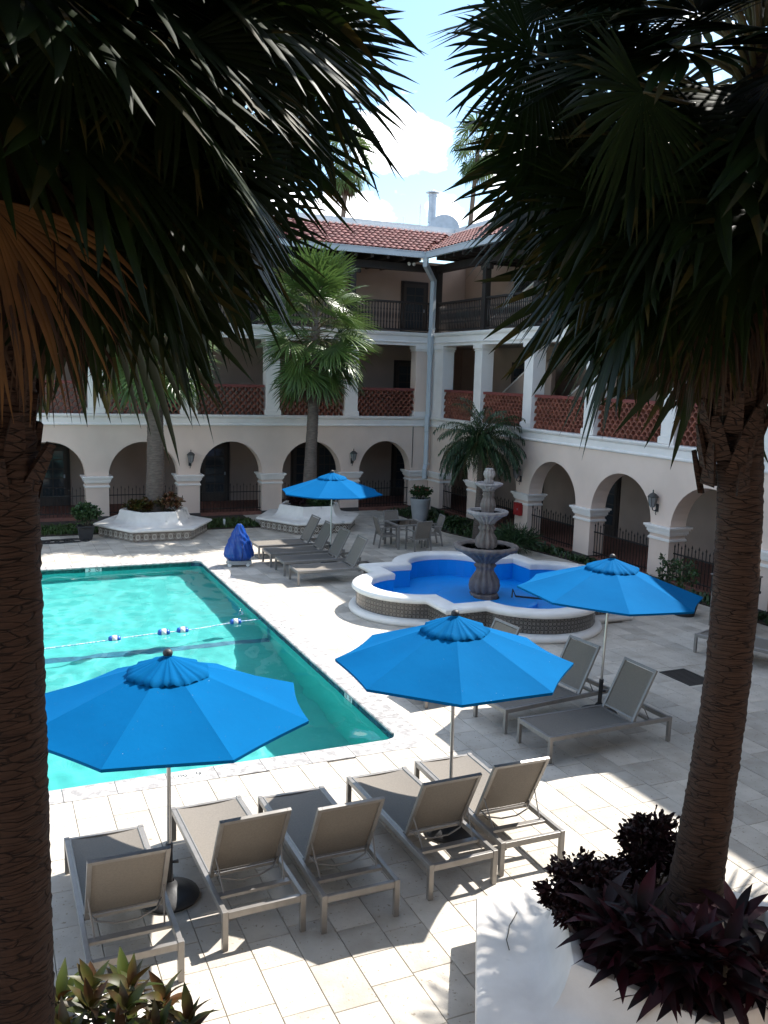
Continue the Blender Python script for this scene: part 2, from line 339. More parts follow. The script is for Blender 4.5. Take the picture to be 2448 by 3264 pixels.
# ------------------------------------------------------------------ ground, pool
PX0, PX1, PY0, PY1 = -6.0, 5.20, 10.72, 23.35         # pool inner edge
CW = 0.34                                             # coping width
WZ = -0.13
def build_ground():
    m = MB(); z = -.03; B = 400.
    x0, x1, y0, y1 = PX0-.1, PX1+.1, PY0-.1, PY1+.1
    V = [(-B, -B, z), (B, -B, z), (B, B, z), (-B, B, z), (x0, y0, z), (x1, y0, z), (x1, y1, z), (x0, y1, z)]
    m.add(V, [(0, 1, 5, 4), (1, 2, 6, 5), (2, 3, 7, 6), (3, 0, 4, 7)])
    g = m.build('ground', GROUT); g['kind'] = 'structure'
    # travertine pavers: columns along Y, staggered cross joints
    pw, pl, j = .395, .605, .006
    cx0, cx1, cy0, cy1 = PX0-CW, PX1+CW, PY0-CW, PY1+CW
    rects = []
    i0 = int((-8-cx1)/pw)-1; i1 = int((15.6-cx1)/pw)+1
    for i in range(i0, i1):
        xa = cx1+i*pw; xb = xa+pw
        if xa < -7 or xb > 15.5: continue
        off = (i*0.37 % 1)*pl + random.uniform(-.05, .05)
        y = 2.0-off
        while y < 28.0 if xb < 8.3 else y < 30.3:
            ln = pl if random.random() > .22 else pl*.66
            ya, yb = y, y+ln; y = yb
            if xb <= cx1+.01 and xa >= cx0-.01:
                if yb > cy0 and ya < cy0: yb = cy0
                elif yb > cy1 and ya < cy1: ya = cy1
                elif ya >= cy0 and yb <= cy1: continue
            if yb-ya < .05: continue
            cxm, cym = (xa+xb)/2, (ya+yb)/2
            if abs(cxm-10.25) < 2.1 and abs(cym-17.0) < 2.1: continue
            rects.append((xa, xb, ya, yb))
    def size(r):
        p = Vector(((r[0]+r[1])/2, (r[2]+r[3])/2, 0)) - Vector((0, 0, CAM_Z)); d = p.dot(CF)
        x = 1224+FPX*p.dot(CR)/d; y = 1632-FPX*p.dot(CU)/d
        vis = d > 0 and -50 < x < 2500 and -50 < y < 3330
        return (0 if vis else 1, d)
    rects.sort(key=size)
    cache = {}
    for k, r in enumerate(rects[:300]):
        w_, l_ = r[1]-r[0]-j, r[3]-r[2]-j; key = (round(w_, 3), round(l_, 3))
        if key not in cache:
            mb = MB(); e = .004
            mb.loft([[(x*(w_/2-d), yy*(l_/2-d), z_) for x, yy in ((-1, -1), (1, -1), (1, 1), (-1, 1))] for d, z_ in ((0, -.028), (0, -.004), (e, 0))])
            mb.f.append((8, 9, 10, 11)); mb.mi.append(0)
            cache[key] = mb.mesh('paver', TRAV)
        obj('paver', cache[key], g, ((r[0]+r[1])/2, (r[2]+r[3])/2, random.uniform(-.0015, .0015)))
    mb = MB()
    for ya in (cy0, cy1-.31): mb.box((cx1-.31, ya, -.028), (cx1, ya+.31, -.004))
    for r in rects[300:]:
        zz = random.uniform(-.0015, .0015)
        mb.box((r[0]+j/2, r[2]+j/2, -.028), (r[1]-j/2, r[3]-j/2, zz))
    mb.build('paving', TRAV, g, kind='stuff')
build_ground()

def build_pool():
    pool = obj('pool', None); pool['kind'] = 'structure'
    rc = .22                      # rounded inner corners on the right
    def outline(o, z=0, n=7):
        """pool outline grown by o, right corners rounded"""
        P = [(PX0-o, PY0-o)]
        for (cx, cy, a0) in ((PX1-rc, PY0+rc, -90), (PX1-rc, PY1-rc, 0)):
            for k in range(n): a = R(a0+90*k/(n-1)); P.append((cx+(rc+o)*math.cos(a), cy+(rc+o)*math.sin(a)))
        P.append((PX0-o, PY1+o)); return P
    fz = lambda y: -.95 if y > 17.4 else (-.95-(17.4-y)/2.6*.85 if y > 14.8 else -1.8)
    m = MB(); top = outline(0); 
    m.loft([[(x, y, .0) for x, y in top], [(x, y, -2.0) for x, y in top]])
    m.build('basin_wall', PLAST, pool)
    m = MB(); ys = [PY0-.1, 14.8, 17.4, PY1+.1]
    for a, b in zip(ys, ys[1:]): m.add([(PX0-.1, a, fz(a)), (PX1+.1, a, fz(a)), (PX1+.1, b, fz(b)), (PX0-.1, b, fz(b))], [(0, 1, 2, 3)])
    m.build('basin_floor', PLAST, pool)
    # dark tile stripe across floor and up the wall below the rope
    m = MB(); y0, y1 = 17.05, 17.25
    m.add([(PX0, y0, fz(y0)+.006), (PX1, y0, fz(y0)+.006), (PX1, y1, fz(y1)+.006), (PX0, y1, fz(y1)+.006), (PX1-.006, y0, fz(y0)), (PX1-.006, y0, -.1), (PX1-.006, y1, -.1), (PX1-.006, y1, fz(y1))], [(0, 1, 2, 3), (4, 5, 6, 7)])
    m.build('stripe', mat('stripe_tile', (.03, .20, .30), rough=.3), pool)
    wv = obj('pool_water', None); wv['kind'] = 'structure'
    st = .06; xs = np.arange(PX0-.06, PX1+.06+st, st); ys = np.arange(PY0-.06, PY1+.06+st, st); gx, gy = np.meshgrid(xs, ys)
    r2 = np.random.default_rng(2); gz = np.zeros_like(gx)
    for k in range(46):
        lam = r2.uniform(.22, 1.3); an = r2.uniform(0, 2*math.pi); kk = 2*math.pi/lam
        gz += .0021*lam**1.1*np.sin(kk*(gx*math.cos(an)+gy*math.sin(an)+.10*np.sin(gy*1.3+k))+r2.uniform(0, 6.28))
    gz *= (.55+.45*np.sin(gx*.5+1)*np.sin(gy*.4+.5)) ; ny_, nx_ = gx.shape
    V = np.stack([gx, gy, gz+WZ], -1).reshape(-1, 3); i_ = np.arange(nx_*ny_).reshape(ny_, nx_)
    Fq = np.stack([i_[:-1, :-1], i_[:-1, 1:], i_[1:, 1:], i_[1:, :-1]], -1).reshape(-1, 4)
    keep = np.ones(len(Fq), bool)
    for (cx, cy, sx, sy) in ((PX1-rc, PY0+rc, 1, -1), (PX1-rc, PY1-rc, 1, 1)):       # round the corners
        c = V[Fq].mean(1); dx, dy = (c[:, 0]-cx)*sx, (c[:, 1]-cy)*sy; keep &= ~((dx > 0) & (dy > 0) & (np.hypot(dx, dy) > rc+.06))
    ob = MB().add(V, Fq[keep].tolist()).build('water_surface', WATER, wv, smooth=True)
    ob.cycles.is_caustics_caster = True
    for ch in pool.children: ch.cycles.is_caustics_receiver = True
    sl.cycles.is_caustics_light = True
    # coping stones and waterline tiles along the outline
    def along(path, step, fn):
        i = 0; pts = [Vector((x, y, 0)) for x, y in path]
        for a, b in zip(pts, pts[1:]):
            L = (b-a).length; k = max(1, round(L/step)); d = (b-a)/k
            for q in range(k): fn(a+d*q, a+d*(q+1), i); i += 1
    inn = outline(-.03)
    def cope(a, b, i):
        t = (b-a).normalized(); n_ = Vector((t.y, -t.x, 0)); mb = MB(); L = (b-a).length; g = .004
        prof = [(0, -.045), (-.012, -.03), (-.012, -.008), (.008, .004), (CW+.03, .004), (CW+.03, -.045)]
        c = (a+b)/2; kk = .0
        # widen the outer side on rounded corners
        r1 = [tuple(a-c+t*g+n_*p+Vector((0, 0, z))) for p, z in prof]; r2 = [tuple(b-c-t*g+n_*p+Vector((0, 0, z))) for p, z in prof]
        mb.loft([r1, r2], cap=True).build('coping_stone', COPE, pool, loc=c)
    straight = [((PX0, PY0+.03), (PX1-rc, PY0+.03)), ((PX1-.03, PY0+rc), (PX1-.03, PY1-rc)), ((PX1-rc, PY1-.03), (PX0, PY1-.03))]
    for a, b in straight: along([a, b], .61, cope)
    # corner coping pieces: rounded inside, chamfered outside
    for (cx, cy, sx, sy) in ((PX1-rc, PY0+rc, 1, -1), (PX1-rc, PY1-rc, 1, 1)):
        inner = [(cx+(rc-.03)*math.cos(R(90*k/8))*sx, cy+(rc-.03)*math.sin(R(90*k/8))*sy) for k in range(9)]
        o = rc+CW; ch = .26
        outer = [(cx+o*sx, cy), (cx+o*sx, cy+(o-ch)*.5*sy), (cx+o*sx, cy+(o-ch)*sy), (cx+(o-ch*.67)*sx, cy+(o-ch*.33)*sy), (cx+(o-ch*.5)*sx, cy+(o-ch*.5)*sy), (cx+(o-ch*.33)*sx, cy+(o-ch*.67)*sy), (cx+(o-ch)*sx, cy+o*sy), (cx+(o-ch)*.5*sx, cy+o*sy), (cx, cy+o*sy)]
        for k0, k1 in ((0, 4), (4, 8)):
            mb = MB(); rings = [[(x, y, z) for x, y in (inner[k0:k1+1] + outer[k0:k1+1][::-1])] for z in (-.045, .004)]
            n = len(rings[0]); mb.loft(rings); mb.f.append(tuple(range(n, 2*n))); mb.mi.append(0); mb.build('coping_stone', COPE, pool)
    tm = MB().box((-.073, -.004, -.073), (.073, .004, .073)).mesh('waterline_tile', TILEB)
    def tile(a, b, i):
        t = b-a; c = (a+b)/2; n_ = Vector((t.y, -t.x, 0)).normalized(); o = obj('waterline_tile', tm, pool, (c.x-n_.x*.004, c.y-n_.y*.004, -.121), (0, 0, math.atan2(t.y, t.x)))
    P = outline(0)[1:-1]
    along([(-1.2, PY1), (PX1-rc, PY1)], .15, tile); along(P, .15, tile)
    # depth markers
    def marker(name, x, y, z, rz, tilt, txt, parent, sc_=1.):
        root = obj(name, None, parent, (x, y, z), (tilt, 0, rz))
        MB().box((-.20*sc_, -.075*sc_, -.003), (.20*sc_, .075*sc_, .003)).build('marker_plate', MARK, root, bevel=.002)
        fc = bpy.data.curves.new('digit', 'FONT'); fc.body = txt; fc.size = .16*sc_; fc.align_x = 'CENTER'; fc.align_y = 'CENTER'; fc.extrude = .0008
        t = bpy.data.objects.new('digit', fc); col.objects.link(t); t.parent = root; t.location = (-.10*sc_, 0, .0045); fc.materials.append(INK)
        mb = MB(); a = [2*math.pi*k/20 for k in range(20)]
        mb.loft([[(.10*sc_+r*sc_*math.cos(q), r*sc_*math.sin(q), .0042) for q in a] for r in (.045, .057)])
        mb.bar((.067*sc_, .033*sc_, .0042), (.133*sc_, -.033*sc_, .0042), .011*sc_, .001); mb.bar((.075*sc_, -.01*sc_, .0042), (.125*sc_, .012*sc_, .0042), .02*sc_, .0012)
        mb.build('no_diving_symbol', INK, root)
    marker('depth_marker', 2.22, PY0-.14, .008, math.pi, 0, '6', pool)
    marker('depth_marker', PX1+.14, 12.75, .008, -math.pi/2, 0, '6', pool)
    marker('depth_marker', PX1+.14, 21.7, .008, -math.pi/2, 0, '3', pool)
    marker('depth_marker', PX1+.14, 16.6, .008, -math.pi/2, 0, '4', pool)
    p = hit(202, 1236, 1, PY1-.012); marker('depth_marker', p.x, PY1-.012, -.075, 0, math.pi/2, '3', pool, 1.0)
    marker('depth_marker', PX1-.012, 12.7, -.085, -math.pi/2, math.pi/2, '6', pool, .8)
build_pool()

# rope with floats
def build_rope():
    a, b = Vector((PX1, 17.66, -.10)), Vector((-6, 16.4, -.10))
    pts = []
    for k in range(60):
        t = k/59; p = a.lerp(b, t); p.y += -.22*math.sin(math.pi*min(1, t*1.0)) + .03*math.sin(t*31); p.z = WZ+.012+.006*math.sin(t*40); pts.append(p)
    tag(MB().tube(pts, .011, 5).build('safety_rope', ROPE), 'blue and white twisted rope stretched across the pool water', 'rope')
    for (px, lab) in ((510, 'blue and white float on the rope nearest the fountain side of the pool'), (392, 'right one of the two close-set blue and white floats on the rope'),
                      (358, 'left one of the two close-set blue and white floats on the rope'), (245, 'lone blue and white float on the rope nearest the big palm trunk')):
        best = min(pts, key=lambda p: abs((1224+FPX*(p-cam.location).dot(CR)/(p-cam.location).dot(CF))*1659/2448-px))
        f = thing('pool_float', lab, 'pool float', best, math.atan2(-.1, 1), 'floats on the safety rope')
        prof = [(.0, -.12), (.04, -.115), (.066, -.095), (.074, -.055), (.066, -.044)]
        for s in (-1, 1):
            mb = MB().lathe([(r, z*s) for r, z in prof], 14); mb.build('float_end', BUOYB, f, smooth=True, rot=(0, math.pi/2, 0))
        MB().lathe([(.045, -.05), (.078, -.045), (.082, 0), (.078, .045), (.045, .05)], 14).build('float_band', BUOYW, f, smooth=True, rot=(0, math.pi/2, 0))
build_rope()

# ------------------------------------------------------------------ the two wings of the building
def wing(kind, label, mapf, piers, umin, umax, corner_u, door_specs):
    """mapf(u, w, z) -> world; w grows from the facade into the courtyard"""
    root = thing('building_wing', label, 'building')
    class W(MB):
        def wbox(s, a, b):
            (u0, w0, z0), (u1, w1, z1) = a, b
            P = [mapf(u, w_, z) for u, w_, z in ((u0, w0, z0), (u1, w0, z0), (u1, w1, z0), (u0, w1, z0), (u0, w0, z1), (u1, w0, z1), (u1, w1, z1), (u0, w1, z1))]
            return s.add(P, [(0, 3, 2, 1), (4, 5, 6, 7), (0, 1, 5, 4), (1, 2, 6, 5), (2, 3, 7, 6), (3, 0, 4, 7)])
        def prof(s, P, u0, u1):
            return s.loft([[mapf(u, w_, z) for w_, z in P] for u in (u0, u1)], cap=True)
    bays = list(zip(piers, piers[1:]))
    T = .5
    hw = [.37]*len(piers)
    # arcade wall with arches
    m = W(); z0, zt = 1.45, 3.5
    for (pa, pb) in bays:
        a, b = pa+.36, pb-.36; c = (a+b)/2; r = (b-a)/2; n = 20; rise = 1.16
        arc = [(c-r*math.cos(math.pi*k/n), z0+rise*math.sin(math.pi*k/n)) for k in range(n+1)]
        for w_ in (0, -T):
            V = []; F = []
            for (u, z) in arc: V += [mapf(u, w_, z), mapf(u, w_, zt)]
            for k in range(n): F.append((2*k, 2*k+1, 2*k+3, 2*k+2))
            m.add(V, F)
        V = []; 
        for (u, z) in arc: V += [mapf(u, 0, z), mapf(u, -T, z)]
        m.add(V, [(2*k, 2*k+1, 2*k+3, 2*k+2) for k in range(n)])
    for i, p in enumerate(piers):
        ua, ub = p-.36, p+.36
        if i == 0: ua = umin
        if i == len(piers)-1: ub = corner_u
        for w_ in (0, -T): m.add([mapf(ua, w_, z0), mapf(ub, w_, z0), mapf(ub, w_, zt), mapf(ua, w_, zt)], [(0, 1, 2, 3)])
    m.build('arcade_wall', PLASTER, root)
    # piers with their capitals
    for i, p in enumerate(piers):
        ua, ub = p-.365, p+.365
        last = i == len(piers)-1
        if last: ub = corner_u-.02
        pr = W().wbox((ua, .004, .14), (ub, -T-.004, 1.45)).build('pier', PLASTER, root)
        W().wbox((ua-.02, .02, -.02), (ub+(0 if last else .02), -T-.02, .14)).build('plinth', PLINTH, pr)
        cp = W()
        for (z_a, z_b, o) in ((1.10, 1.15, .035), (1.15, 1.17, .02), (1.25, 1.29, .035), (1.29, 1.37, .06), (1.37, 1.42, .09), (1.42, 1.475, .125)):
            cp.wbox((ua-o, .004+o, z_a), (ub+(-.001 if last else o), -T-.004-o, z_b))
        cp.build('capital', TRIM, pr, bevel=.008)
    ue = corner_u - (.0 if kind == 'back' else .115)
    def prof(name, P, mt, dz=0): return W().prof(P, umin, ue).build(name, mt, root)
    prof('cornice', [(-.3, 3.15), (.03, 3.15), (.06, 3.17), (.065, 3.20), (.045, 3.225), (.03, 3.235), (.03, 3.40), (.05, 3.415), (.075, 3.43), (.10, 3.46), (.11, 3.50), (.10, 3.525), (-.3, 3.53)], TRIM)
    # second-floor columns
    for i, p in enumerate(piers):
        c0 = W(); ua, ub = p-.245, p+.245
        if i == len(piers)-1: ua, ub = p-.26, corner_u-.02
        cc = c0.wbox((ua, -.0, 3.53), (ub, -.46, 6.16)).build('column', PLASTER if i == len(piers)-1 and kind == 'back' else TRIM, root, bevel=.006)
        b = W()
        for (za, zb, o) in ((3.532, 3.69, .045), (3.69, 3.715, .03)): b.wbox((ua-o, o, za), (ub+(o if i < len(piers)-1 else -.001), -.46-o, zb))
        b.build('column_base', TRIM, cc, bevel=.008)
        b = W()
        for (za, zb, o) in ((5.955, 5.985, .03), (5.985, 6.03, .015), (6.03, 6.155, .055)): b.wbox((ua-o, o, za), (ub+(o if i < len(piers)-1 else -.001), -.46-o, zb))
        b.build('column_cap', TRIM, cc, bevel=.008)
    prof('entablature', [(-.47, 6.158), (.03, 6.158), (.03, 6.24), (.06, 6.25), (.075, 6.285), (.045, 6.305), (.03, 6.315), (.03, 6.48), (.05, 6.5), (.085, 6.53), (.10, 6.57), (.11, 6.61), (.09, 6.635), (-.47, 6.64)], TRIM)
    D = 2.9
    uend = corner_u + (D if kind == 'back' else 0)
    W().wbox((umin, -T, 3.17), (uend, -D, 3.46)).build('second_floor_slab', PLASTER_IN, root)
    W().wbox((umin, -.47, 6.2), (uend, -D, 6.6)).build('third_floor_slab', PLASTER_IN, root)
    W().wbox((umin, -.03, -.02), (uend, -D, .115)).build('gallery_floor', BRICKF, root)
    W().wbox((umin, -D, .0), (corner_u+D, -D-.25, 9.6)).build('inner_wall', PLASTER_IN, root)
    # clay tile screens between columns
    tmesh = None
    def half_tile():
        mb = MB(); ro, ri, dp, n = .103, .088, .13, 7
        out = [(-ro*math.cos(math.pi*k/n), .155*math.sin(math.pi*k/n)) for k in range(n+1)]; inn = [(-ri*math.cos(math.pi*k/n), .137*math.sin(math.pi*k/n)) for k in range(n+1)]
        ring = out+inn[::-1]; mb.loft([[(x, y, z) for x, z in ring] for y in (-dp, dp)])
        m_ = len(ring); h = n+1
        for y0 in (0, m_):
            for k in range(n): mb.f.append((y0+k, y0+k+1, y0+m_-2-k, y0+m_-1-k)); mb.mi.append(0)
        return mb
    ht = half_tile(); htm = ht.mesh('clay_tile', TERRA)
    hv = np.concatenate(ht.v); cnt = 0
    spots = []
    for bi, (pa, pb) in enumerate(bays):
        a, b = pa+.29, pb-.29
        if bi == len(bays)-1 and kind == 'back': b = pb-.26
        sc_ = W().wbox((a, -.08, 4.49), (b, -.36, 4.575)).build('tile_screen', REDP, root)
        n = int((b-a)/.206); pit = (b-a)/n; row = 0; z = 3.535
        while z < 4.40:
            for k in range(n if row % 2 == 0 else n-1):
                spots.append((sc_, mapf(a+pit*(k+.5+(.5 if row % 2 else 0)), -.22, z)))
            z += .1155; row += 1
    rz = 0 if kind == 'back' else math.pi/2
    def dist(s): return (s[1][0]-0)**2 + s[1][1]**2
    vis = sorted([s for s in spots if s[1][1] > 12 and s[1][0] > .5], key=dist)
    keep = set(id(s) for s in vis[:300]); rest = {}
    for s in spots:
        if id(s) in keep: obj('clay_tile', htm, s[0], s[1], (0, 0, rz))
        else:
            mb = rest.setdefault(s[0].name, (s[0], MB()))[1]
            V = hv.copy()
            if rz: V = np.stack([-V[:, 1], V[:, 0], V[:, 2]], 1)
            mb.add(V+np.array(s[1]), ht.f)
    for o_, mb in rest.values(): mb.build('clay_tiles', TERRA, o_, kind='stuff')
    # third-floor posts, rails, balusters
    bmesh_ = MB().lathe([(.022, 0), (.022, .2), (.034, .24), (.02, .30), (.036, .42), (.036, .52), (.02, .64), (.034, .70), (.022, .74), (.022, .93)], 6).mesh('baluster', DARKWOOD, smooth=True)
    for i, p in enumerate(piers):
        if i == len(piers)-1: continue
        W().wbox((p-.11, -.08, 6.64), (p+.11, -.30, 8.86)).build('post', DARKWOOD, root, bevel=.01)
        W().wbox((p-.30, -.1, 8.66), (p+.30, -.28, 8.855)).build('post_bracket', DARKWOOD, root, bevel=.03)
    W().wbox((corner_u-.05, -.08, 6.64), (corner_u+.2, -.30, 8.86)).build('post', DARKWOOD, root)
    W().wbox((umin, -.06, 8.86), (corner_u+.2, -.32, 9.12)).build('beam', DARKWOOD, root)
    for (pa, pb) in bays:
        a, b = pa+.12, pb-.12
        if pb == piers[-1]: b = corner_u-.06
        rl = W().wbox((a, -.13, 7.69), (b, -.25, 7.765)).build('railing', DARKWOOD, root, bevel=.01)
        W().wbox((a, -.15, 6.70), (b, -.23, 6.765)).build('bottom_rail', DARKWOOD, rl)
        n = int((b-a)/.118)
        for k in range(n): obj('baluster', bmesh_, rl, mapf(a+(k+.5)*(b-a)/n, -.19, 6.763))
    # roof: deck, rafters, tiles, gutter, parapet
    e_w, e_z, r_w, r_z = .70, 9.43, -1.60, 10.52
    vu = lambda w_: corner_u - w_          # valley runs at 45 degrees
    def slope(w_): return e_z + (r_z-e_z)*(e_w-w_)/(e_w-r_w)
    m = W(); m.add([mapf(umin, e_w, e_z), mapf(vu(e_w), e_w, e_z), mapf(vu(r_w), r_w, r_z), mapf(umin, r_w, r_z), mapf(umin, e_w, e_z-.06), mapf(vu(e_w), e_w, e_z-.06), mapf(vu(r_w), r_w, r_z-.06), mapf(umin, r_w, r_z-.06)],
                   [(0, 1, 2, 3), (4, 5, 6, 7), (0, 1, 5, 4), (0, 3, 7, 4)])
    roof = m.build('roof', mat('roof_deck', (.16, .05, .04), rough=.9), root)
    W().wbox((umin, .62, 9.335), (vu(.62), -D, 9.35)).build('soffit', DARKWOOD, root)
    k = 0; u = umin+.2
    while u < vu(.6)-.1:
        W().wbox((u-.05, .60, 9.14), (u+.05, -D, 9.334)).build('rafter', DARKWOOD, root); u += .62
    ln, ex, pit = .40, .32, .235
    sl = math.atan2(r_z-e_z, e_w-r_w); L = math.hypot(r_z-e_z, e_w-r_w)
    n = 6
    def tl():
        mb = MB(); rings = []
        for (y, ro, zz) in ((0, .108, .028), (ln, .09, -.004)):
            rings.append([(-ro*math.cos(math.pi*q/n), y, ro*.8*math.sin(math.pi*q/n)+zz) for q in range(n+1)])
        mb.loft(rings, closed=False)
        ri = [(-.088*math.cos(math.pi*q/n), 0, .088*.8*math.sin(math.pi*q/n)+.028) for q in range(n+1)]
        mb.loft([rings[0], ri], closed=False); ri2 = [(x, y+.2, z) for x, y, z in ri]; mb.loft([ri, ri2], closed=False)
        return mb
    tb = tl(); tme = tb.mesh('roof_tile', ROOFT, smooth=True, ang=50); tv = np.concatenate(tb.v)
    cl, sn = math.cos(sl), math.sin(sl)
    if kind == 'back': rotm = Matrix(((1, 0, 0), (0, cl, -sn), (0, sn, cl)))
    else: rotm = Matrix(((0, cl, -sn), (-1, 0, 0), (0, sn, cl)))
    spots = []
    nr = int((L-.1)/ex)+1
    u = umin+.1
    while u < vu(r_w):
        for r_ in range(nr):
            d = r_*ex - .05; w_ = e_w - d*cl
            if u > vu(w_)-.06 or d+ln*.7 > L: continue
            spots.append(mapf(u, w_, e_z + d*sn + .012 + random.uniform(0, .006)))
        u += pit
    vis = sorted([p for p in spots if p[0] > 4.5 and p[1] > 19], key=lambda p: p[0]**2+p[1]**2); keep = set(vis[:300])
    mb = MB(); rn = np.array(rotm)
    e = rotm.to_euler()
    for p in spots:
        if p in keep: obj('roof_tile', tme, roof, p, (e.x+random.uniform(-.012, .012), e.y, e.z+random.uniform(-.02, .02)))
        else: mb.add(tv@rn.T+np.array(p), tb.f)
    mb.build('roof_tiles', ROOFT, roof, kind='stuff')
    g = W(); ug = vu(.84) if kind == 'back' else vu(.84)
    for (wa, wb, za, zb, du) in ((.84, .828, 9.235, 9.44, 0), (.828, .70, 9.235, 9.25, 0)):
        g.loft([[mapf(umin, wa, za), mapf(umin, wb, za), mapf(umin, wb, zb), mapf(umin, wa, zb)], [mapf(vu(wa), wa, za), mapf(vu(wb), wb, za), mapf(vu(wb), wb, zb), mapf(vu(wa), wa, zb)]], cap=True)
    g.loft([[mapf(umin, a_, z_) for a_, z_ in ((.835, 9.42), (.858, 9.42), (.858, 9.45), (.835, 9.45))], [mapf(vu(a_), a_, z_) for a_, z_ in ((.835, 9.42), (.858, 9.42), (.858, 9.45), (.835, 9.45))]], cap=True)
    g.build('gutter', GUTTERM, root)
    fl = W(); fl.loft([[mapf(umin, a_, z_) for a_, z_ in ((-1.46, 10.47), (-1.46, 10.60), (-1.66, 10.60), (-1.66, 10.47))], [mapf(vu(a_), a_, z_) for a_, z_ in ((-1.46, 10.47), (-1.46, 10.60), (-1.66, 10.60), (-1.66, 10.47))]], cap=True); fl.build('ridge_flashing', TRIM, root)
    pw = W(); pw.loft([[mapf(umin, a_, z_) for a_, z_ in ((-1.662, 10.3), (-1.662, 10.80), (-1.9, 10.80), (-1.9, 10.3))], [mapf(vu(a_), a_, z_) for a_, z_ in ((-1.662, 10.3), (-1.662, 10.80), (-1.9, 10.80), (-1.9, 10.3))]], cap=True); pw.build('parapet', GUTTERM, root)
    W().wbox((umin, -1.9, 10.25), (uend, -9, 10.32)).build('flat_roof', GUTTERM, root)
    W().wbox((umin, -8.8, 0), (uend, -9, 10.25)).build('outer_wall', PLASTER, root)
    # doors on the inner wall
    for (u, z, wd, ht_, rows, colsn, name) in door_specs:
        f = W().wbox((u-wd/2-.1, -D+.002, z), (u+wd/2+.1, -D+.05, z+ht_+.1)).build(name, DARKWOOD, root)
        W().wbox((u-wd/2, -D+.05, z+.02), (u+wd/2, -D+.075, z+ht_)).build('door_leaf', mat('door_paint', (.05, .04, .035), rough=.5), f)
        pw_, ph_ = (wd-.2)/colsn, (ht_-.45)/rows
        for i in range(colsn):
            for j_ in range(rows):
                uu = u-wd/2+.1+i*pw_; zz = z+.33+j_*ph_
                W().wbox((uu+.02, -D+.076, zz+.02), (uu+pw_-.02, -D+.082, zz+ph_-.02)).build('pane', GLASS, f)
        W().wbox((u+wd/2-.12, -D+.075, z+1.0), (u+wd/2-.07, -D+.12, z+1.12)).build('handle', GALV, f)
    return root, W
back_map = lambda u, w_, z: (u, YB-w_, z)
right_map = lambda u, w_, z: (XR-w_, u, z)
BP = [3.38-2.975*3, 3.38-2.975*2, 3.38-2.975, 3.385, 6.405, 9.36, 12.335, 15.17]
RP = [27.07-3.185*7, 27.07-3.185*6, 27.07-3.185*5, 27.07-3.185*4, 17.53, 20.745, 23.93, 27.075, 29.93]
IB = YB+2.85; IR = XR+2.85
def ud(x, y, k, ax, val, comp): p = hit(x, y, ax, val, k); return p[comp]
c7 = lambda x, y: (100+x*.42194, 1350+y*.42194); c8 = lambda x, y: (700+x*.42194, 1350+y*.42194)
ux = lambda fx, fy: hit(fx, fy, 1, IB, 1).x
uy = lambda fx, fy: hit(fx, fy, 0, IR, 1).y
bd = [(ux(*c7(1385, 400)), .115, .95, 2.15, 5, 2, 'door'), (ux(*c8(640, 300)), .115, .9, 2.15, 5, 2, 'door'), (ux(*c8(810, 300)), .115, .9, 2.15, 5, 3, 'door'), (ux(*c8(1395, 300)), .115, .95, 2.15, 5, 2, 'door'),
      (ux(1200+270*.3617, 1000+500*.3617), 3.46, .95, 2.1, 5, 2, 'door'), (ux(1200+290*.42194, 600+800*.42194), 6.6, 1.0, 2.1, 5, 2, 'door'),
      (6.0, 3.46, .95, 2.1, 5, 2, 'door'), (2.2, .115, .95, 2.1, 5, 2, 'door'), (9.0, 6.6, 1., 2.1, 5, 2, 'door')]
rd = [(uy(1750+440*.42074, 1400+500*.42074), .115, .95, 2.15, 5, 2, 'door'), (uy(1200+1260*.3617, 1000+550*.3617), 3.46, .95, 2.1, 5, 2, 'door'), (uy(1200+1130*.42194, 600+720*.42194), 6.6, 1.4, 2.15, 5, 4, 'door'),
      (27.6, .115, 1., 2.15, 5, 2, 'door'), (19.5, 3.46, .95, 2.1, 5, 2, 'door'), (20.5, 6.6, 1.4, 2.1, 5, 4, 'door')]
back_wing, WB = wing('back', 'cream arcaded gallery wing behind the pool and the two tiled palm planters', back_map, BP, BP[0]-.5, XR, XR, bd)
right_wing, WR = wing('right', 'cream arcaded gallery wing running beside the quatrefoil fountain', right_map, RP, RP[0]-.5, YB, YB, rd)
# the near wing: the picture is taken from its second-floor gallery
def near_wing():
    t = thing('building_wing', 'cream gallery wing on the near side of the courtyard, opposite the back arcade', 'building'); y0 = .55
    x0, x1 = -9., 15.4
    for nm, a, b, m in (('inner_wall', (x0, -2.6, 0), (x1, -2.4, 10.3), PLASTER_IN), ('second_floor_slab', (x0, -2.4, 3.1), (x1, y0, 3.46), PLASTER_IN), ('third_floor_slab', (x0, -2.4, 6.2), (x1, y0, 6.6), PLASTER_IN),
                        ('roof', (x0, -2.6, 9.3), (x1, y0+.8, 9.5), DARKWOOD), ('arcade_wall', (x0, y0-.45, 2.4), (x1, y0-.02, 3.1), PLASTER), ('entablature', (x0, y0-.45, 6.05), (x1, y0+.03, 6.2), TRIM)):
        MB().box(a, b).build(nm, m, t)
    for k in range(9):
        x = -7.4+k*2.975
        MB().box((x-.36, y0-.47, 0), (x+.36, y0-.01, 2.4)).build('pier', PLASTER, t); MB().box((x-.24, y0-.45, 3.46), (x+.24, y0, 6.05)).build('column', TRIM, t); MB().box((x-.11, y0-.3, 6.6), (x+.11, y0-.08, 9.3)).build('post', DARKWOOD, t)
        MB().box((x+.24, y0-.35, 3.46), (x+2.73, y0-.1, 4.45)).build('parapet', TERRA, t)
near_wing()
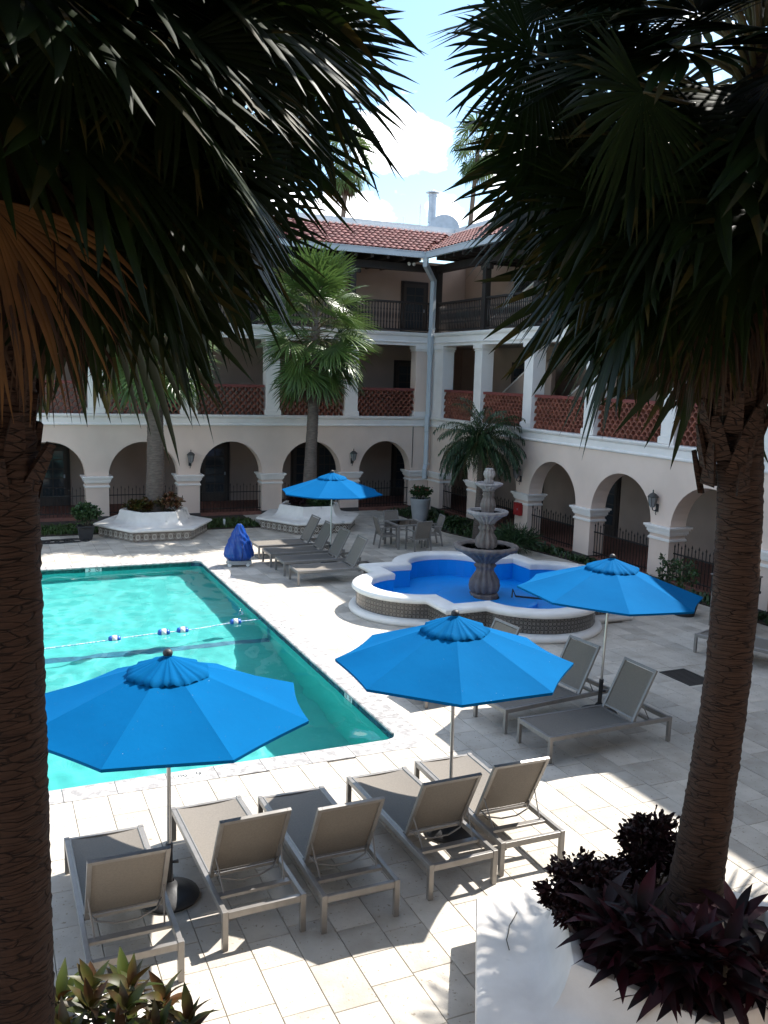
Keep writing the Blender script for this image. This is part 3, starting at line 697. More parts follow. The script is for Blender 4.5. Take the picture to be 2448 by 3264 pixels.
# stair parapets seen inside the right wing's galleries
for (y0, y1, z0, z1, y2) in ((29.0, 26.0, 3.46, 5.6, 25.0), (24.9, 22.6, 3.46, 5.35, 21.6), (18.9, 16.6, 3.46, 5.3, 15.6), (29.2, 26.2, 6.6, 8.3, 25.2), (24.6, 22.2, 6.6, 8.2, 21.2)):
    x0, x1 = IR-1.25, IR-1.1
    P = [(y0, z0), (y0, z0+.5), (y1, z1), (y2, z1), (y2, z0)]
    mb = MB(); n = len(P); mb.loft([[(x, y, z) for y, z in P] for x in (x0, x1)], cap=True); s_ = mb.build('stair_wall', PLASTER_IN, right_wing)
    mb = MB(); mb.bar(((x0+x1)/2, y0, z0+.52), ((x0+x1)/2, y1, z1+.02), .2, .05); mb.build('stair_coping', TRIM, s_)

# downspout in the corner
def build_downspout():
    t = thing('downspout', 'pale grey square downspout in the corner between the two gallery wings', 'downspout', (0, 0, 0))
    cx, cy = XR-.13, YB-.13
    P = [(XR-.80, YB-.80, 9.25), (XR-.80, YB-.80, 9.0), (cx+.02, cy+.02, 8.55), (cx+.02, cy+.02, 6.75), (cx-.05, cy-.05, 6.55), (cx-.05, cy-.05, 5.85)]
    P2 = [(cx-.05, cy-.05, 5.9), (cx-.05, cy-.05, 3.62), (cx-.10, cy-.10, 3.5), (cx-.10, cy-.10, 3.0), (cx-.08, cy-.08, 2.95), (cx-.08, cy-.08, 1.72), (cx-.16, cy-.16, 1.55), (cx-.16, cy-.16, 1.2)]
    MB().tube(P, .115, 4).build('pipe', GUTTERM, t); MB().tube(P2, .105, 4).build('lower_pipe', GUTTERM, t)
    for z in (6.8, 3.2, 1.75):
        k = .05 if z < 6 else -.02
        MB().lathe([(.135, -.02), (.135, .02)], 4, phase=math.pi/4, c=(cx-k, cy-k, z)).build('strap', GUTTERM, t)
build_downspout()
# conduit and floodlight
tag(MB().tube([(14.86, YB-.02, 3.15), (14.86, YB-.02, 1.6)], .012, 6).build('conduit', IRON), 'thin black conduit running down the wall beside the downspout', 'conduit')
fl = thing('floodlight', 'small white twin floodlight under the eave near the downspout', 'floodlight', (hit(258, 578, 1, YB-.35, 1).x, YB-.35, 9.0))
p = hit(1200+258*.42194, 600+575*.42194, 1, YB-.1, 1); fl.location = (p.x, YB-.1, p.z)
MB().box((-.03, -.03, .05), (.03, .03, .25)).build('bracket', IRON, fl)
for s in (-1, 1): MB().lathe([(.03, -.05), (.06, 0), (.065, .06), (.0, .07)], 10).build('lamp_head', TRIM, fl, smooth=True, loc=(s*.09, -.04, .02), rot=(R(110), 0, s*.3))

# iron fences in the arches
def fence(a, b, mapf, label, rz):
    f = thing('iron_fence', label, 'fence', mapf((a+b)/2, -.16, .1), rz, 'iron fences in the arches')
    L = b-a
    MB().box((-L/2, -.015, .70), (L/2, .015, .73)).build('rail', IRON, f); MB().box((-L/2, -.015, .12), (L/2, .015, .15)).build('rail', IRON, f)
    n = round(L/.125)
    for k in range(n+1):
        x = -L/2+.03+k*(L-.06)/n; tall = .88 if k % 2 == 0 else .97
        obj('picket', PICK[k % 2], f, (x, 0, 0))
def pick(h):
    m = MB().box((-.008, -.008, .02), (.008, .008, h)); m.lathe([(.008, h), (.021, h+.03), (.0, h+.11)], 4, phase=.785); return m.mesh('picket', IRON)
PICK = [pick(.86), pick(.93)]
ord_ = {}
bl = ['black spiked fence in the arch just left of the tiled planter with the croton bed', 'black spiked fence in the arch behind the croton-filled tiled planter', 'black spiked fence in the arch between the two wall lanterns, before a glazed door',
      'black spiked fence in the arch behind the back blue umbrella', 'black spiked fence in the back arch next to the downspout corner']
for i in range(2, 7): fence(BP[i]+.38, BP[i+1]-.38, back_map, bl[i-2], 0)
rl_ = ['black spiked fence in the arch beside the taupe waste cabinet', 'black spiked fence in the arch nearer the camera than the front right wall lantern', 'black spiked fence in the arch between the right wall lantern and the plain pier', 'black spiked fence in the arch beside the red fire box',
       'black spiked fence in the dark arch behind the date palm', 'black spiked fence in the right-wing arch next to the downspout corner']
for i in range(2, 8): fence(RP[i]+.38, RP[i+1]-.38, right_map, rl_[i-2], math.pi/2)

# wall lanterns
def lantern(u, mapf, z, rz, label):
    t = thing('wall_lantern', label, 'wall lantern', mapf(u, 0, z), rz, 'lanterns on the arcade piers')
    # local -Y points into the courtyard
    MB().box((-.05, -.02, -.22), (.05, 0, -.02)).build('backplate', LAMPM, t, bevel=.006)
    MB().tube([(0, -.02, -.14), (0, -.08, -.2), (0, -.15, -.17), (0, -.17, -.10)], .014, 6).build('arm', LAMPM, t)
    MB().tube([(0, -.02, -.18), (.0, -.06, -.26), (0, -.03, -.3)], .01, 5).build('scroll', LAMPM, t)
    MB().lathe([(.05, -.10), (.075, -.06), (.115, .16), (.12, .17)], 6, c=(0, -.17, 0)).build('lantern_glass', LAMPG, t)
    for k in range(6):
        a = math.pi/3*k; MB().bar((.077*math.cos(a), -.17+.077*math.sin(a), -.06), (.118*math.cos(a), -.17+.118*math.sin(a), .165), .012, .012).build('lantern_bar', LAMPM, t)
    MB().lathe([(.14, .16), (.135, .18), (.09, .23), (.06, .255), (.03, .265), (.012, .29), (.022, .31), (.006, .35)], 12, c=(0, -.17, 0)).build('lantern_cap', LAMPM, t, smooth=True)
lantern(6.43, back_map, 2.0, 0, 'dark metal wall lantern on the back pier beside the croton planter')
lantern(12.4, back_map, 2.0, 0, 'dark metal wall lantern on the back pier above the back blue umbrella')
lantern(.41, back_map, 2.0, 0, 'dark metal wall lantern on the back pier behind the big shaded trunk')
lantern(17.68, right_map, 2.02, math.pi/2*-1, 'dark metal wall lantern on the right pier above the right blue umbrella')
lantern(24.05, right_map, 2.02, math.pi/2*-1, 'dark metal wall lantern above the red fire box')
# red fire box
fb = thing('fire_box', 'red fire box mounted on the pier beside the arched fence', 'fire box', (XR-.01, 24.0, .95), -math.pi/2)
MB().box((-.17, -.14, -.2), (.17, 0, .2)).build('case', RED, fb, bevel=.01); MB().box((-.12, -.146, -.1), (.02, -.141, .14)).build('front_plate', mat('red_plate', (.45, .03, .03), rough=.3), fb)
MB().box((.05, -.15, -.03), (.09, -.141, .03)).build('latch', GALV, fb)

# roof exhaust vent
def build_vent():
    p = hit(955, 500, 1, 33.6); x0, y0 = p.x, 33.6
    t = thing('roof_exhaust_vent', 'galvanised kitchen exhaust hood with tall capped flue on the roof corner', 'roof vent', (x0, y0, 10.32), R(-18))
    mb = MB(); n = 12
    P = [(-.62, 0)] + [(-.62*math.cos(math.pi*k/n), .35+.55*math.sin(math.pi*k/n)) for k in range(n+1)] + [(.62, 0)]
    mb.loft([[(x, y, z+.25) for x, z in P] for y in (-.55, .55)], cap=True); mb.build('hood', GALV, t)
    MB().box((-.8, -.62, .02), (.5, .62, .32)).build('curb', TRIM, t, bevel=.01)
    MB().lathe([(.17, 0), (.17, 1.12)], 14, c=(-.42, .1, .9)).build('flue', GALV, t, smooth=True, ang=40)
    MB().lathe([(.29, 0), (.29, .02), (.02, .15)], 14, c=(-.42, .1, 2.07)).build('flue_cap', GALV, t)
    MB().lathe([(.19, 0), (.19, .04)], 14, c=(-.42, .1, 1.93)).build('flue_collar', GALV, t)
    d = thing('roof_dome', 'low white dome vent beside the exhaust hood', 'roof vent', (x0+1.05, y0-.3, 10.32))
    MB().lathe([(.36, .1), (.36, .5), (.30, .58), (.12, .64), (.0, .65)], 14).build('dome', TRIM, d, smooth=True); MB().box((-.4, -.4, 0), (.4, .4, .1)).build('curb', TRIM, d)
    for px, h, lab in ((872, .45, 'short pale vent pipe on the roof left of the flue'), (907, 1.0, 'tall pale vent pipe on the roof beside the flue'), (1112, .35, 'pale vent pipe on the right wing roof')):
        if px < 1000: q = hit(px, 480, 1, 33.2); x, y = q.x, 33.2
        else: q = hit(px, 480, 0, 19.0); x, y = 19.0, q.y
        v = thing('vent_pipe', lab, 'vent pipe', (x, y, 10.32)); MB().lathe([(.035, 0), (.035, h+.45)], 8).build('pipe', TRIM, v); MB().lathe([(.09, 0), (.04, .07)], 8).build('flashing', GALV, v)
build_vent()

# ------------------------------------------------------------------ garden beds
def bed(name, P, z=.03):
    mb = MB(); n = len(P); mb.loft([[(x, y, -.025) for x, y in P], [(x, y, z) for x, y in P]]); mb.f.append(tuple(range(n, 2*n))); mb.mi.append(0)
    o = mb.build(name, SOIL); o['kind'] = 'structure'; return o
BED1 = [(-6, 27.95), (8.25, 27.95), (8.25, 30.5), (-6, 30.5)]
BED2 = [(13.72, 30.3), (13.70, 25.6), (13.9, 24.6), (14.7, 22.5), (15.0, 20.6), (15.05, 9), (15.5, 9), (15.5, 30.3)]
bed('garden_bed', BED1); bed('garden_bed', BED2)
def inside(p, P):
    c = False; n = len(P)
    for i in range(n):
        (x1, y1), (x2, y2) = P[i], P[(i+1) % n]
        if (y1 > p[1]) != (y2 > p[1]) and p[0] < (x2-x1)*(p[1]-y1)/(y2-y1)+x1: c = not c
    return c
def ground_cover(name, label, P, n, hmin, hmax, m, wd=.012, dens=None):
    xs = [p[0] for p in P]; ys = [p[1] for p in P]; V = []; F = []; k = 0
    while k < n:
        p = (random.uniform(max(min(xs), -.5), max(xs)), random.uniform(min(ys), max(ys)))
        if not inside(p, P) or (dens and random.random() > dens(p)): 
            n -= .02; continue
        a = random.uniform(0, 6.28); h = random.uniform(hmin, hmax); l = random.uniform(.3, 1.1)*h; c, s = math.cos(a), math.sin(a); z = .03
        b = len(V); ww = wd*random.uniform(.7, 1.6)
        V += [(p[0]-s*ww, p[1]+c*ww, z), (p[0]+s*ww, p[1]-c*ww, z), (p[0]+c*l*.5+s*ww, p[1]+s*l*.5-c*ww, z+h*.75), (p[0]+c*l*.5-s*ww, p[1]+s*l*.5+c*ww, z+h*.75), (p[0]+c*l, p[1]+s*l, z+h*.8)]
        F += [(b, b+1, b+2, b+3), (b+3, b+2, b+4)]; k += 1
    o = MB().add(V, F).build(name, m); o['kind'] = 'stuff'; o['label'] = label; o['category'] = 'ground cover'
ground_cover('grass', 'low green grass in the bed along the back arcade', [(-.5, 27.98), (8.2, 27.98), (8.2, 29.5), (-.5, 29.5)], 5500, .05, .16, GRASS)
ground_cover('ground_cover', 'sparse weedy green cover in the bed along the right arcade', BED2, 3500, .06, .2, GREENL, .02, lambda p: .3+.7*math.sin(p[1]*2.1)**2)

# ------------------------------------------------------------------ quatrefoil fountain basin
FX, FY = 10.25, 17.0
def quatre(o, n=14):
    """outline: square corners between four round lobes, grown by o"""
    P = []; s, c, r = 2.12+o, 1.76, 1.32+o
    half = math.sqrt(max(r*r-(s-c)**2, 0))
    for q in range(4):
        a0 = q*math.pi/2
        loc = [(s, -s)]
        ang = math.atan2(half, s-c)
        for k in range(n+1):
            t = -ang+2*ang*k/n; loc.append((c+r*math.cos(t), r*math.sin(t)))
        for x, y in loc: P.append((FX+x*math.cos(a0)-y*math.sin(a0), FY+x*math.sin(a0)+y*math.cos(a0)))
    return P
def build_fountain():
    t = thing('fountain_basin', 'white-rimmed blue quatrefoil fountain basin with patterned tile sides', 'fountain basin')
    def ring(o, z): return [(x, y, z) for x, y in quatre(o)]
    MB().loft([ring(0, 0), ring(0, .55)]).build('wall', PLINTH, t)
    MB().loft([ring(-.02, 0), ring(.13, 0), ring(.155, .04), ring(.155, .08), ring(.13, .12), ring(.07, .145), ring(-.01, .15)]).build('plinth', WHITEP, t, smooth=True, ang=70)
    MB().loft([ring(-.30, .44), ring(-.02, .46), ring(.06, .47), ring(.095, .50), ring(.10, .54), ring(.08, .58), ring(.03, .60), ring(-.22, .60), ring(-.29, .585), ring(-.31, .55), ring(-.30, .44)]).build('rim', WHITEP, t, smooth=True, ang=60)
    MB().loft([ring(-.285, .5), ring(-.285, .02)]).build('inner_wall', BLUEP, t)
    P = quatre(-.28); n = len(P)
    MB().add([(x, y, .03) for x, y in P], [tuple(range(n))]).build('basin_floor', BLUEP, t)
    MB().lathe([(1.15, .03), (1.15, .12), (1.1, .14), (.3, .14)], 40, c=(FX, FY, 0), cap=False).build('step', BLUEP, t)
    # tiles on the side
    P = quatre(.004); path = P+[P[0]]; tw = .165
    cache = {}
    for a, b in zip(path, path[1:]):
        pass
    # walk the outline at tile pitch
    segs = []
    for q in range(4):
        ch = P[q*16:(q+1)*16]+[P[((q+1)*16) % 64]]
        segs += [[ch[0], ch[1]], ch[1:16], [ch[15], ch[16]]]
    for sg in segs:
        pts = [Vector((*p, 0)) for p in sg]; Ls = [0]
        for a, b in zip(pts, pts[1:]): Ls.append(Ls[-1]+(b-a).length)
        k = max(1, round(Ls[-1]/tw)); st = Ls[-1]/k
        def at(s):
            for i in range(len(pts)-1):
                if s <= Ls[i+1]+1e-6: return pts[i].lerp(pts[i+1], (s-Ls[i])/(Ls[i+1]-Ls[i]))
            return pts[-1]
        for i in range(k):
            a, b = at(i*st), at((i+1)*st); c = (a+b)/2; d = b-a; w_ = round((d.length-.003)/2, 3)
            if w_ not in cache: cache[w_] = MB().box((-w_, -.004, -.08), (w_, .004, .08)).mesh('wall_tile', TALF)
            for z in (.232, .396): obj('wall_tile', cache[w_], t, (c.x, c.y, z), (0, 0, math.atan2(d.y, d.x)))
    # three-tier centrepiece
    c = thing('tiered_fountain', 'three-tier carved grey stone fountain standing in the blue basin', 'fountain', (FX+.08, FY+.25, .03))
    flute = lambda n, amp: (lambda r, z, a, j: r*(1+amp*abs(math.cos(n*a/2)))-r*amp*.6)
    MB().lathe([(.34, 0), (.34, .14), (.30, .16)], 8).build('base_block', STONE, c, bevel=.01)
    MB().lathe([(.27, .15), (.31, .22), (.33, .32), (.31, .45), (.24, .58), (.19, .66), (.185, .72), (.22, .76), (.24, .80), (.20, .84), (.24, .9), (.26, .93)], 64, mod=flute(12, .24)).build('lower_pedestal', STONE, c, smooth=True)
    def bowl(name, z, r, d, n, m):
        pr = [(.26*r+.05, z-d), (.45*r, z-d*.8), (.72*r, z-d*.5), (.86*r, z-d*.32)]
        b = MB().lathe(pr, 96, mod=flute(n, .18)).build(name, m, c, smooth=True)
        rim = [(.84*r, z-d*.36), (.95*r, z-d*.32), (1.0*r, z-d*.2), (1.02*r, z-d*.1), (.99*r, z-.01), (.93*r, z), (.86*r, z-.02), (.8*r, z-d*.25), (.1, z-d*.3)]
        MB().lathe(rim, 96, mod=lambda rr, zz, a, j: rr*(1+(.06*abs(math.cos(n*a/2)) if 0 < j < 6 else 0))).build('rim', m, b, smooth=True)
        wt_ = MB().lathe([(.82*r, z-.06), (.05, z-.06)], 40).build('bowl_water', water_mat('bowl_water_'+name, (1, 1, 1), 0, .1, 5), b)
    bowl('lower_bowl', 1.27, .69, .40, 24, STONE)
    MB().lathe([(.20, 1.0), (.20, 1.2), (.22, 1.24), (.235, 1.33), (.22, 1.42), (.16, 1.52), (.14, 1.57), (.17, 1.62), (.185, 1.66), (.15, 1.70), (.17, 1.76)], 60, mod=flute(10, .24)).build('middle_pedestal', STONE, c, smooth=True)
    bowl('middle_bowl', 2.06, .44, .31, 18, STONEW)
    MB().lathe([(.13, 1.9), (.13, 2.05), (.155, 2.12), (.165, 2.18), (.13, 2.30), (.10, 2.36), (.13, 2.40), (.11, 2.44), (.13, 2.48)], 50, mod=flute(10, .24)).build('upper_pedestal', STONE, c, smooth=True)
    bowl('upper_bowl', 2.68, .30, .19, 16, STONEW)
    MB().lathe([(.09, 2.6), (.10, 2.72), (.07, 2.76), (.10, 2.80), (.125, 2.86), (.115, 2.93), (.085, 2.97), (.10, 2.985), (.07, 3.0)], 50, mod=flute(10, .24)).build('finial', STONEW, c, smooth=True)
    tag(MB().tube([(FX+.45, FY-.35, .18), (FX+.5, FY-.3, .35), (FX+.55, FY-.35, .2), (FX+1.1, FY-.6, .16), (FX+1.6, FY-.7, .16)], .022, 6).build('pump_hose', IRON), 'black pump hose on the basin floor beside the fountain foot', 'hose')
build_fountain()

# ------------------------------------------------------------------ tiled planter benches
def planter(x, y, label, tiles=True):
    t = thing('planter_bench', label, 'planter', (x, y, 0), 0, 'hexagonal planter benches')
    ph = 0
    H = lambda prof: MB().lathe(prof, 6, phase=ph, cap=False)
    H([(1.64, -.02), (1.64, .32)]).build('base', PLINTH, t)
    prof = [(1.60, .30), (1.74, .30), (1.79, .315), (1.81, .345), (1.80, .375), (1.76, .395), (1.70, .40), (1.32, .40), (1.25, .415), (1.18, .455), (1.12, .52), (1.07, .61), (1.04, .70), (1.025, .76), (1.0, .785), (.955, .79), (.91, .775), (.90, .74), (.90, .5)]
    H(prof).build('seat_body', CREAMP, t, smooth=True, ang=35)
    MB().lathe([(.91, .66), (.4, .70), (.0, .72)], 6, phase=ph, cap=False).build('soil', SOIL, t)
    if tiles:
        w_ = 1.64/7/2-.002
        me = MB().box((-w_, -.005, -.148), (w_, .005, .148)).mesh('planter_tile', TALA)
        for s in range(6):
            a0, a1 = math.pi/3*s, math.pi/3*(s+1); p, q = Vector((1.646*math.cos(a0), 1.646*math.sin(a0), 0)), Vector((1.646*math.cos(a1), 1.646*math.sin(a1), 0))
            for k in range(7):
                c = p.lerp(q, (k+.5)/7); d = q-p; obj('planter_tile', me, t, (c.x, c.y, .152), (0, 0, math.atan2(d.y, d.x)))
    return t
PL = (4.72, 27.72); PM = (9.76, 27.72); PRT = (4.82, 4.86); PLF = (-.12, 4.86)
planter(*PL, 'white hexagonal planter bench with tiled base, filled with crotons, before the back arcade')
planter(*PM, 'white hexagonal planter bench with tiled base behind the back umbrella')
planter(*PRT, 'white hexagonal planter bench with dark red plants around a palm trunk')
planter(*PLF, 'white hexagonal planter bench under the green-yellow croton')

# ------------------------------------------------------------------ umbrellas
def make_umbrella(x, y, h, r, rot, label, tilt=(0, 0)):
    t = thing('patio_umbrella', label, 'umbrella', (x, y, 0), 0, 'blue patio umbrellas')
    MB().lathe([(.0, .0), (.27, .0), (.285, .03), (.27, .055), (.20, .085), (.09, .12), (.06, .16), (.045, .18)], 28, cap=False).build('base', BLACKP, t, smooth=True, ang=50)
    MB().lathe([(.032, .15), (.032, .50), (.036, .51), (.036, .55), (.03, .56)], 14).build('base_sleeve', BLACKP, t, smooth=True, ang=40)
    MB().tube([(.03, 0, .36), (.085, 0, .36)], [.012, .02], 8).build('clamp_knob', BLACKP, t)
    hd = obj('pole', MB().lathe([(.0195, .4), (.0195, h-.05)], 14).mesh('pole', POLE, smooth=True, ang=40), t)
    ed = h-.50; n = 8
    A = lambda k: rot+2*math.pi*k/n
    def zc(q): return ed + (h-.03-ed)*(1-q)**1.0 + .035*math.sin(math.pi*q)*0
    for k in range(n):
        a0, a1 = A(k), A(k+1); mb = MB(); rings = []; m_ = 8; nu = 6
        for i in range(m_+1):
            q = .13+.87*i/m_; row = []
            for j in range(nu+1):
                s = j/nu; bx = r*q*((1-s)*math.cos(a0)+s*math.cos(a1)); by = r*q*((1-s)*math.sin(a0)+s*math.sin(a1))
                sag = math.sin(math.pi*s)
                f = 1-.026*sag*(q**3); z = zc(q)-.024*sag*q + (.012*sag if i == m_ else 0)
                row.append((bx*f, by*f, z))
            rings.append(row)
        # narrow hem folded down
        rings.append([(p[0]*.997, p[1]*.997, p[2]-.03) for p in rings[-1]])
        mb.loft(rings, closed=False); mb.build('canopy_panel', BLUEF, t, smooth=True, ang=40)
        rb = MB().bar((.05*math.cos(a0), .05*math.sin(a0), h-.06), (r*.99*math.cos(a0), r*.99*math.sin(a0), ed-.012), .018, .018).build('rib', BLACKP, t)
        MB().bar((.03*math.cos(a0), .03*math.sin(a0), ed-.16), (r*.5*math.cos(a0), r*.5*math.sin(a0), zc(.5)-.02), .012, .012).build('strut', BLACKP, rb)
    # gathered vent cap with a wavy hem
    mb = MB(); N_ = 96; rings = []
    for i, q in enumerate((.03, .10, .17, .24, .285, .295)):
        row = []
        for k in range(N_):
            th = rot+2*math.pi*k/N_; sec = (th-rot) % (2*math.pi/n)-math.pi/n
            rr = r*q*math.cos(math.pi/n)/math.cos(sec)
            wv = math.sin(th*11+1.3)*.5+math.sin(th*23+.4)*.5+math.sin(th*37)*.4
            z = zc(q)+.045-.02*q/.3 + wv*.020*(q/.3)**1.3 - (.02 if i == 5 else 0)
            row.append((rr*math.cos(th)*(1+wv*.012*(q/.3)**2), rr*math.sin(th)*(1+wv*.012*(q/.3)**2), z))
        rings.append(row)
    mb.loft(rings).build('vent_cap', BLUEF, t, smooth=True)
    MB().lathe([(.0, -.02), (.04, -.02), (.047, .0), (.04, .02), (.025, .035), (.0, .042)], 18, c=(0, 0, h+.03)).build('finial', BLACKP, t, smooth=True)
    MB().lathe([(.04, ed-.2), (.04, ed-.13)], 10).build('hub', BLACKP, t)
    t.rotation_euler = (tilt[0], tilt[1], 0)
    return t
make_umbrella(1.48, 8.03, 2.40, 1.34, R(12), 'blue umbrella at the pool edge beside the big palm trunk')
bpy.context.view_layer.update()
make_umbrella(4.60, 8.18, 2.48, 1.29, R(20), 'blue umbrella whose pole rises between two of the front loungers, next to the pool corner', (R(0), R(-1.0)))
make_umbrella(8.42, 10.52, 2.42, 1.38, R(18), 'blue umbrella over the pair of loungers beside the fountain', (R(0), R(1.5)))
make_umbrella(8.30, 21.80, 2.47, 1.36, R(10), 'blue umbrella over the row of four back loungers')

# ------------------------------------------------------------------ sun loungers
def make_lounger():
    """foot end at the origin, head towards +Y, 0.70 wide, 2.08 long"""
    t = thing('sun_lounger', '', 'sun lounger', (0, 0, 0), 0, 'taupe sling sun loungers'); hw, L, z = .36, 2.08, .345
    for s in (-1, 1):
        MB().box((s*hw-.022, .03, z-.04), (s*hw+.022, L-.03, z+.02)).build('side_rail', ALU, t, bevel=.004)
        MB().box((s*hw-.026, -.0, 0), (s*hw+.026, .05, z+.024)).build('leg', ALU, t, bevel=.004)
        MB().box((s*hw-.026, L-.05, 0), (s*hw+.026, L, z+.024)).build('leg', ALU, t, bevel=.004)
    for y in (.003, L-.047): MB().box((-hw+.027, y, z-.05), (hw-.027, y+.044, z+.014)).build('end_rail', ALU, t, bevel=.004)
    MB().box((-hw+.02, 1.72, z-.03), (hw-.02, 1.79, z+.0)).build('cross_bar', ALU, t, bevel=.003)
    hy = 1.40
    # seat sling, slightly dished, between inner rods
    rows = []
    for i in range(9):
        y = .055+(hy-.06)*i/8; rows.append([(x*(hw-.03), y, z+.018-.022*(1-x*x)) for x in np.linspace(-1, 1, 9)])
    mb = MB().loft(rows, closed=False); mb.loft([[(x, y, zz-.006) for x, y, zz in r] for r in rows], closed=False); st = mb.build('seat', SLING, t, smooth=True)
    for s in (-1, 1): MB().tube([(s*(hw-.03), .05, z+.018), (s*(hw-.03), hy, z+.018)], .011, 6).build('sling_rod', ALU, st)
    MB().box((-hw+.03, hy-.0, z-.02), (hw-.03, hy+.025, z+.01)).build('hinge_bar', ALU, t)
    # backrest
    a = R(63); bl = .79
    bk = obj('backrest', None, t, (0, hy+.03, z+.01), (a, 0, 0))
    mb = MB(); w_ = hw-.045
    for s in (-1, 1): mb.box((s*w_-.02, -.02, -.018), (s*w_+.02, bl, .018))
    mb.box((-w_+.02, bl-.04, -.017), (w_-.02, bl, .017)); mb.box((-w_+.02, .03, -.012), (w_-.02, .055, .012))
    mb.build('back_frame', ALU, bk, bevel=.003)
    rows = [[(x*(w_-.02), y, .004-.02*(1-x*x)*math.sin(math.pi*(y/bl))) for x in np.linspace(-1, 1, 9)] for y in np.linspace(.06, bl-.05, 9)]
    mb = MB().loft(rows, closed=False); mb.loft([[(x, y, zz-.006) for x, y, zz in r] for r in rows], closed=False); mb.build('back_sling', SLING, bk, smooth=True)
    mb = MB()
    by = hy+.03+.10*math.cos(a); bz = z+.01+.10*math.sin(a)
    mb.tube([(-w_, by, bz), (-w_*.8, by+.07, bz-.07), (-w_*.3, by+.11, bz-.10), (w_*.3, by+.11, bz-.10), (w_*.8, by+.07, bz-.07), (w_, by, bz)], .009, 6); mb.build('bow', ALU, t, smooth=True)
    py, pz = hy+.03+.3*math.cos(a), z+.01+.3*math.sin(a)
    for s in (-1, 1): MB().tube([(s*(w_+.0), py, pz), (s*(w_-.03), 1.745, z+.0)], .008, 6).build('support_rod', ALU, t)
    return t
lg = make_lounger()
spots = [
 ((.98, 8.85, 0), math.pi, 'front lounger at the end of its row, next to the big palm trunk'),
 ((2.08, 9.12, 0), math.pi+R(1.5), 'sunlit front lounger just beyond the umbrella pole by the big palm trunk'),
 ((3.02, 9.03, 0), math.pi, 'middle lounger of the front row of five'),
 ((4.12, 9.15, 0), math.pi+R(1), 'shaded front lounger beside the umbrella pole next to the pool corner, seat fully in shadow'),
 ((5.06, 9.25, 0), math.pi-R(1), 'sunlit front lounger at the end of its row, next to the dark red plants'),
 ((6.66, 9.66, 0), -math.pi/2+R(1), 'shaded lounger below the right umbrella, nearer the palm planter'),
 ((6.60, 10.72, 0), -math.pi/2+R(6), 'shaded lounger behind the right umbrella pole'),
 ((5.98, 12.00, 0), -math.pi/2+R(5), 'lounger by the fountain, mostly hidden by the umbrella next to the pool corner'),
 ((6.72, 20.16, 0), -math.pi/2-R(2), 'back-row lounger nearest the fountain'),
 ((6.72, 21.27, 0), -math.pi/2, 'back-row lounger second from the fountain'),
 ((6.70, 22.36, 0), -math.pi/2, 'back-row lounger third from the fountain'),
 ((6.70, 23.47, 0), -math.pi/2, 'back-row lounger nearest the tiled planter'),
]
for i, (p, rz, lab) in enumerate(spots):
    if i: dup(lg, p, rz, lab)
    else: first = (p, rz, lab)
dup(lg, (12.5, 12.65, 0), R(200), 'lounger standing alone beside the waste cabinet')
lg.location = first[0]; lg.rotation_euler = (0, 0, first[1]); lg['label'] = first[2]

# ------------------------------------------------------------------ table and chairs
def build_dining():
    cx, cy = 11.45, 23.75
    t = thing('patio_table', 'square taupe patio table with glass top behind the fountain', 'table', (cx, cy, 0)); h = .48
    mb = MB(); 
    for s in (-1, 1): mb.box((-h, s*h-.04, .68), (h, s*h+.04, .72)); mb.box((s*h-.04, -h+.04, .68), (s*h+.04, h-.04, .72))
    mb.build('frame', ALU, t, bevel=.004); MB().box((-h+.03, -h+.03, .70), (h-.03, h-.03, .708)).build('glass_top', TGLASS, t)
    for sx in (-1, 1):
        for sy in (-1, 1): MB().box((sx*h-.03, sy*h-.03, 0), (sx*h+.03, sy*h+.03, .68)).build('leg', ALU, t, bevel=.003)
    c = thing('patio_chair', 'taupe sling chair at the patio table with its back to the pool lift', 'chair', (0, 0, 0), 0, 'chairs around the patio table')
    # local: seat faces +Y
    w_ = .27
    for s in (-1, 1):
        MB().bar((s*w_, .25, 0), (s*w_, .22, .60), .03, .045).build('leg', ALU, c); MB().bar((s*w_, -.30, 0), (s*w_, -.2, .60), .03, .045).build('leg', ALU, c)
        MB().bar((s*w_, .27, .61), (s*w_, -.27, .60), .045, .03).build('armrest', ALU, c); MB().bar((s*w_, .23, .36), (s*w_, -.25, .34), .03, .03).build('side_rail', ALU, c)
        MB().bar((s*(w_-.03), -.2, .36), (s*(w_-.03), -.36, .90), .03, .03).build('back_post', ALU, c)
    MB().loft([[(x*(w_-.03), y, .385-.02*(1-x*x)-.03*(.25-y)/.5) for x in np.linspace(-1, 1, 7)] for y in np.linspace(.24, -.22, 7)], closed=False).build('seat', SLING, c, smooth=True)
    MB().loft([[(x*(w_-.03), -.2-.16*q, .36+.53*q-.0*(1-x*x)) for x in np.linspace(-1, 1, 7)] for q in np.linspace(0.04, 1, 7)], closed=False).build('back_sling', SLING, c, smooth=True)
    MB().bar((-w_+.03, -.36, .90), (w_-.03, -.36, .90), .03, .03).build('top_rail', ALU, c)
    dup(c, (cx+.05, cy-.70, 0), R(4), 'taupe sling chair at the patio table with its back to the fountain')
    dup(c, (cx+.78, cy-.05, 0), R(80), 'taupe sling chair at the patio table on the side of the date palm')
    dup(c, (cx+.0, cy+.78, 0), R(184), 'taupe sling chair at the patio table on the side of the back arcade')
    c.location = (cx-.62, cy+.1, 0); c.rotation_euler = (0, 0, R(-96))
build_dining()

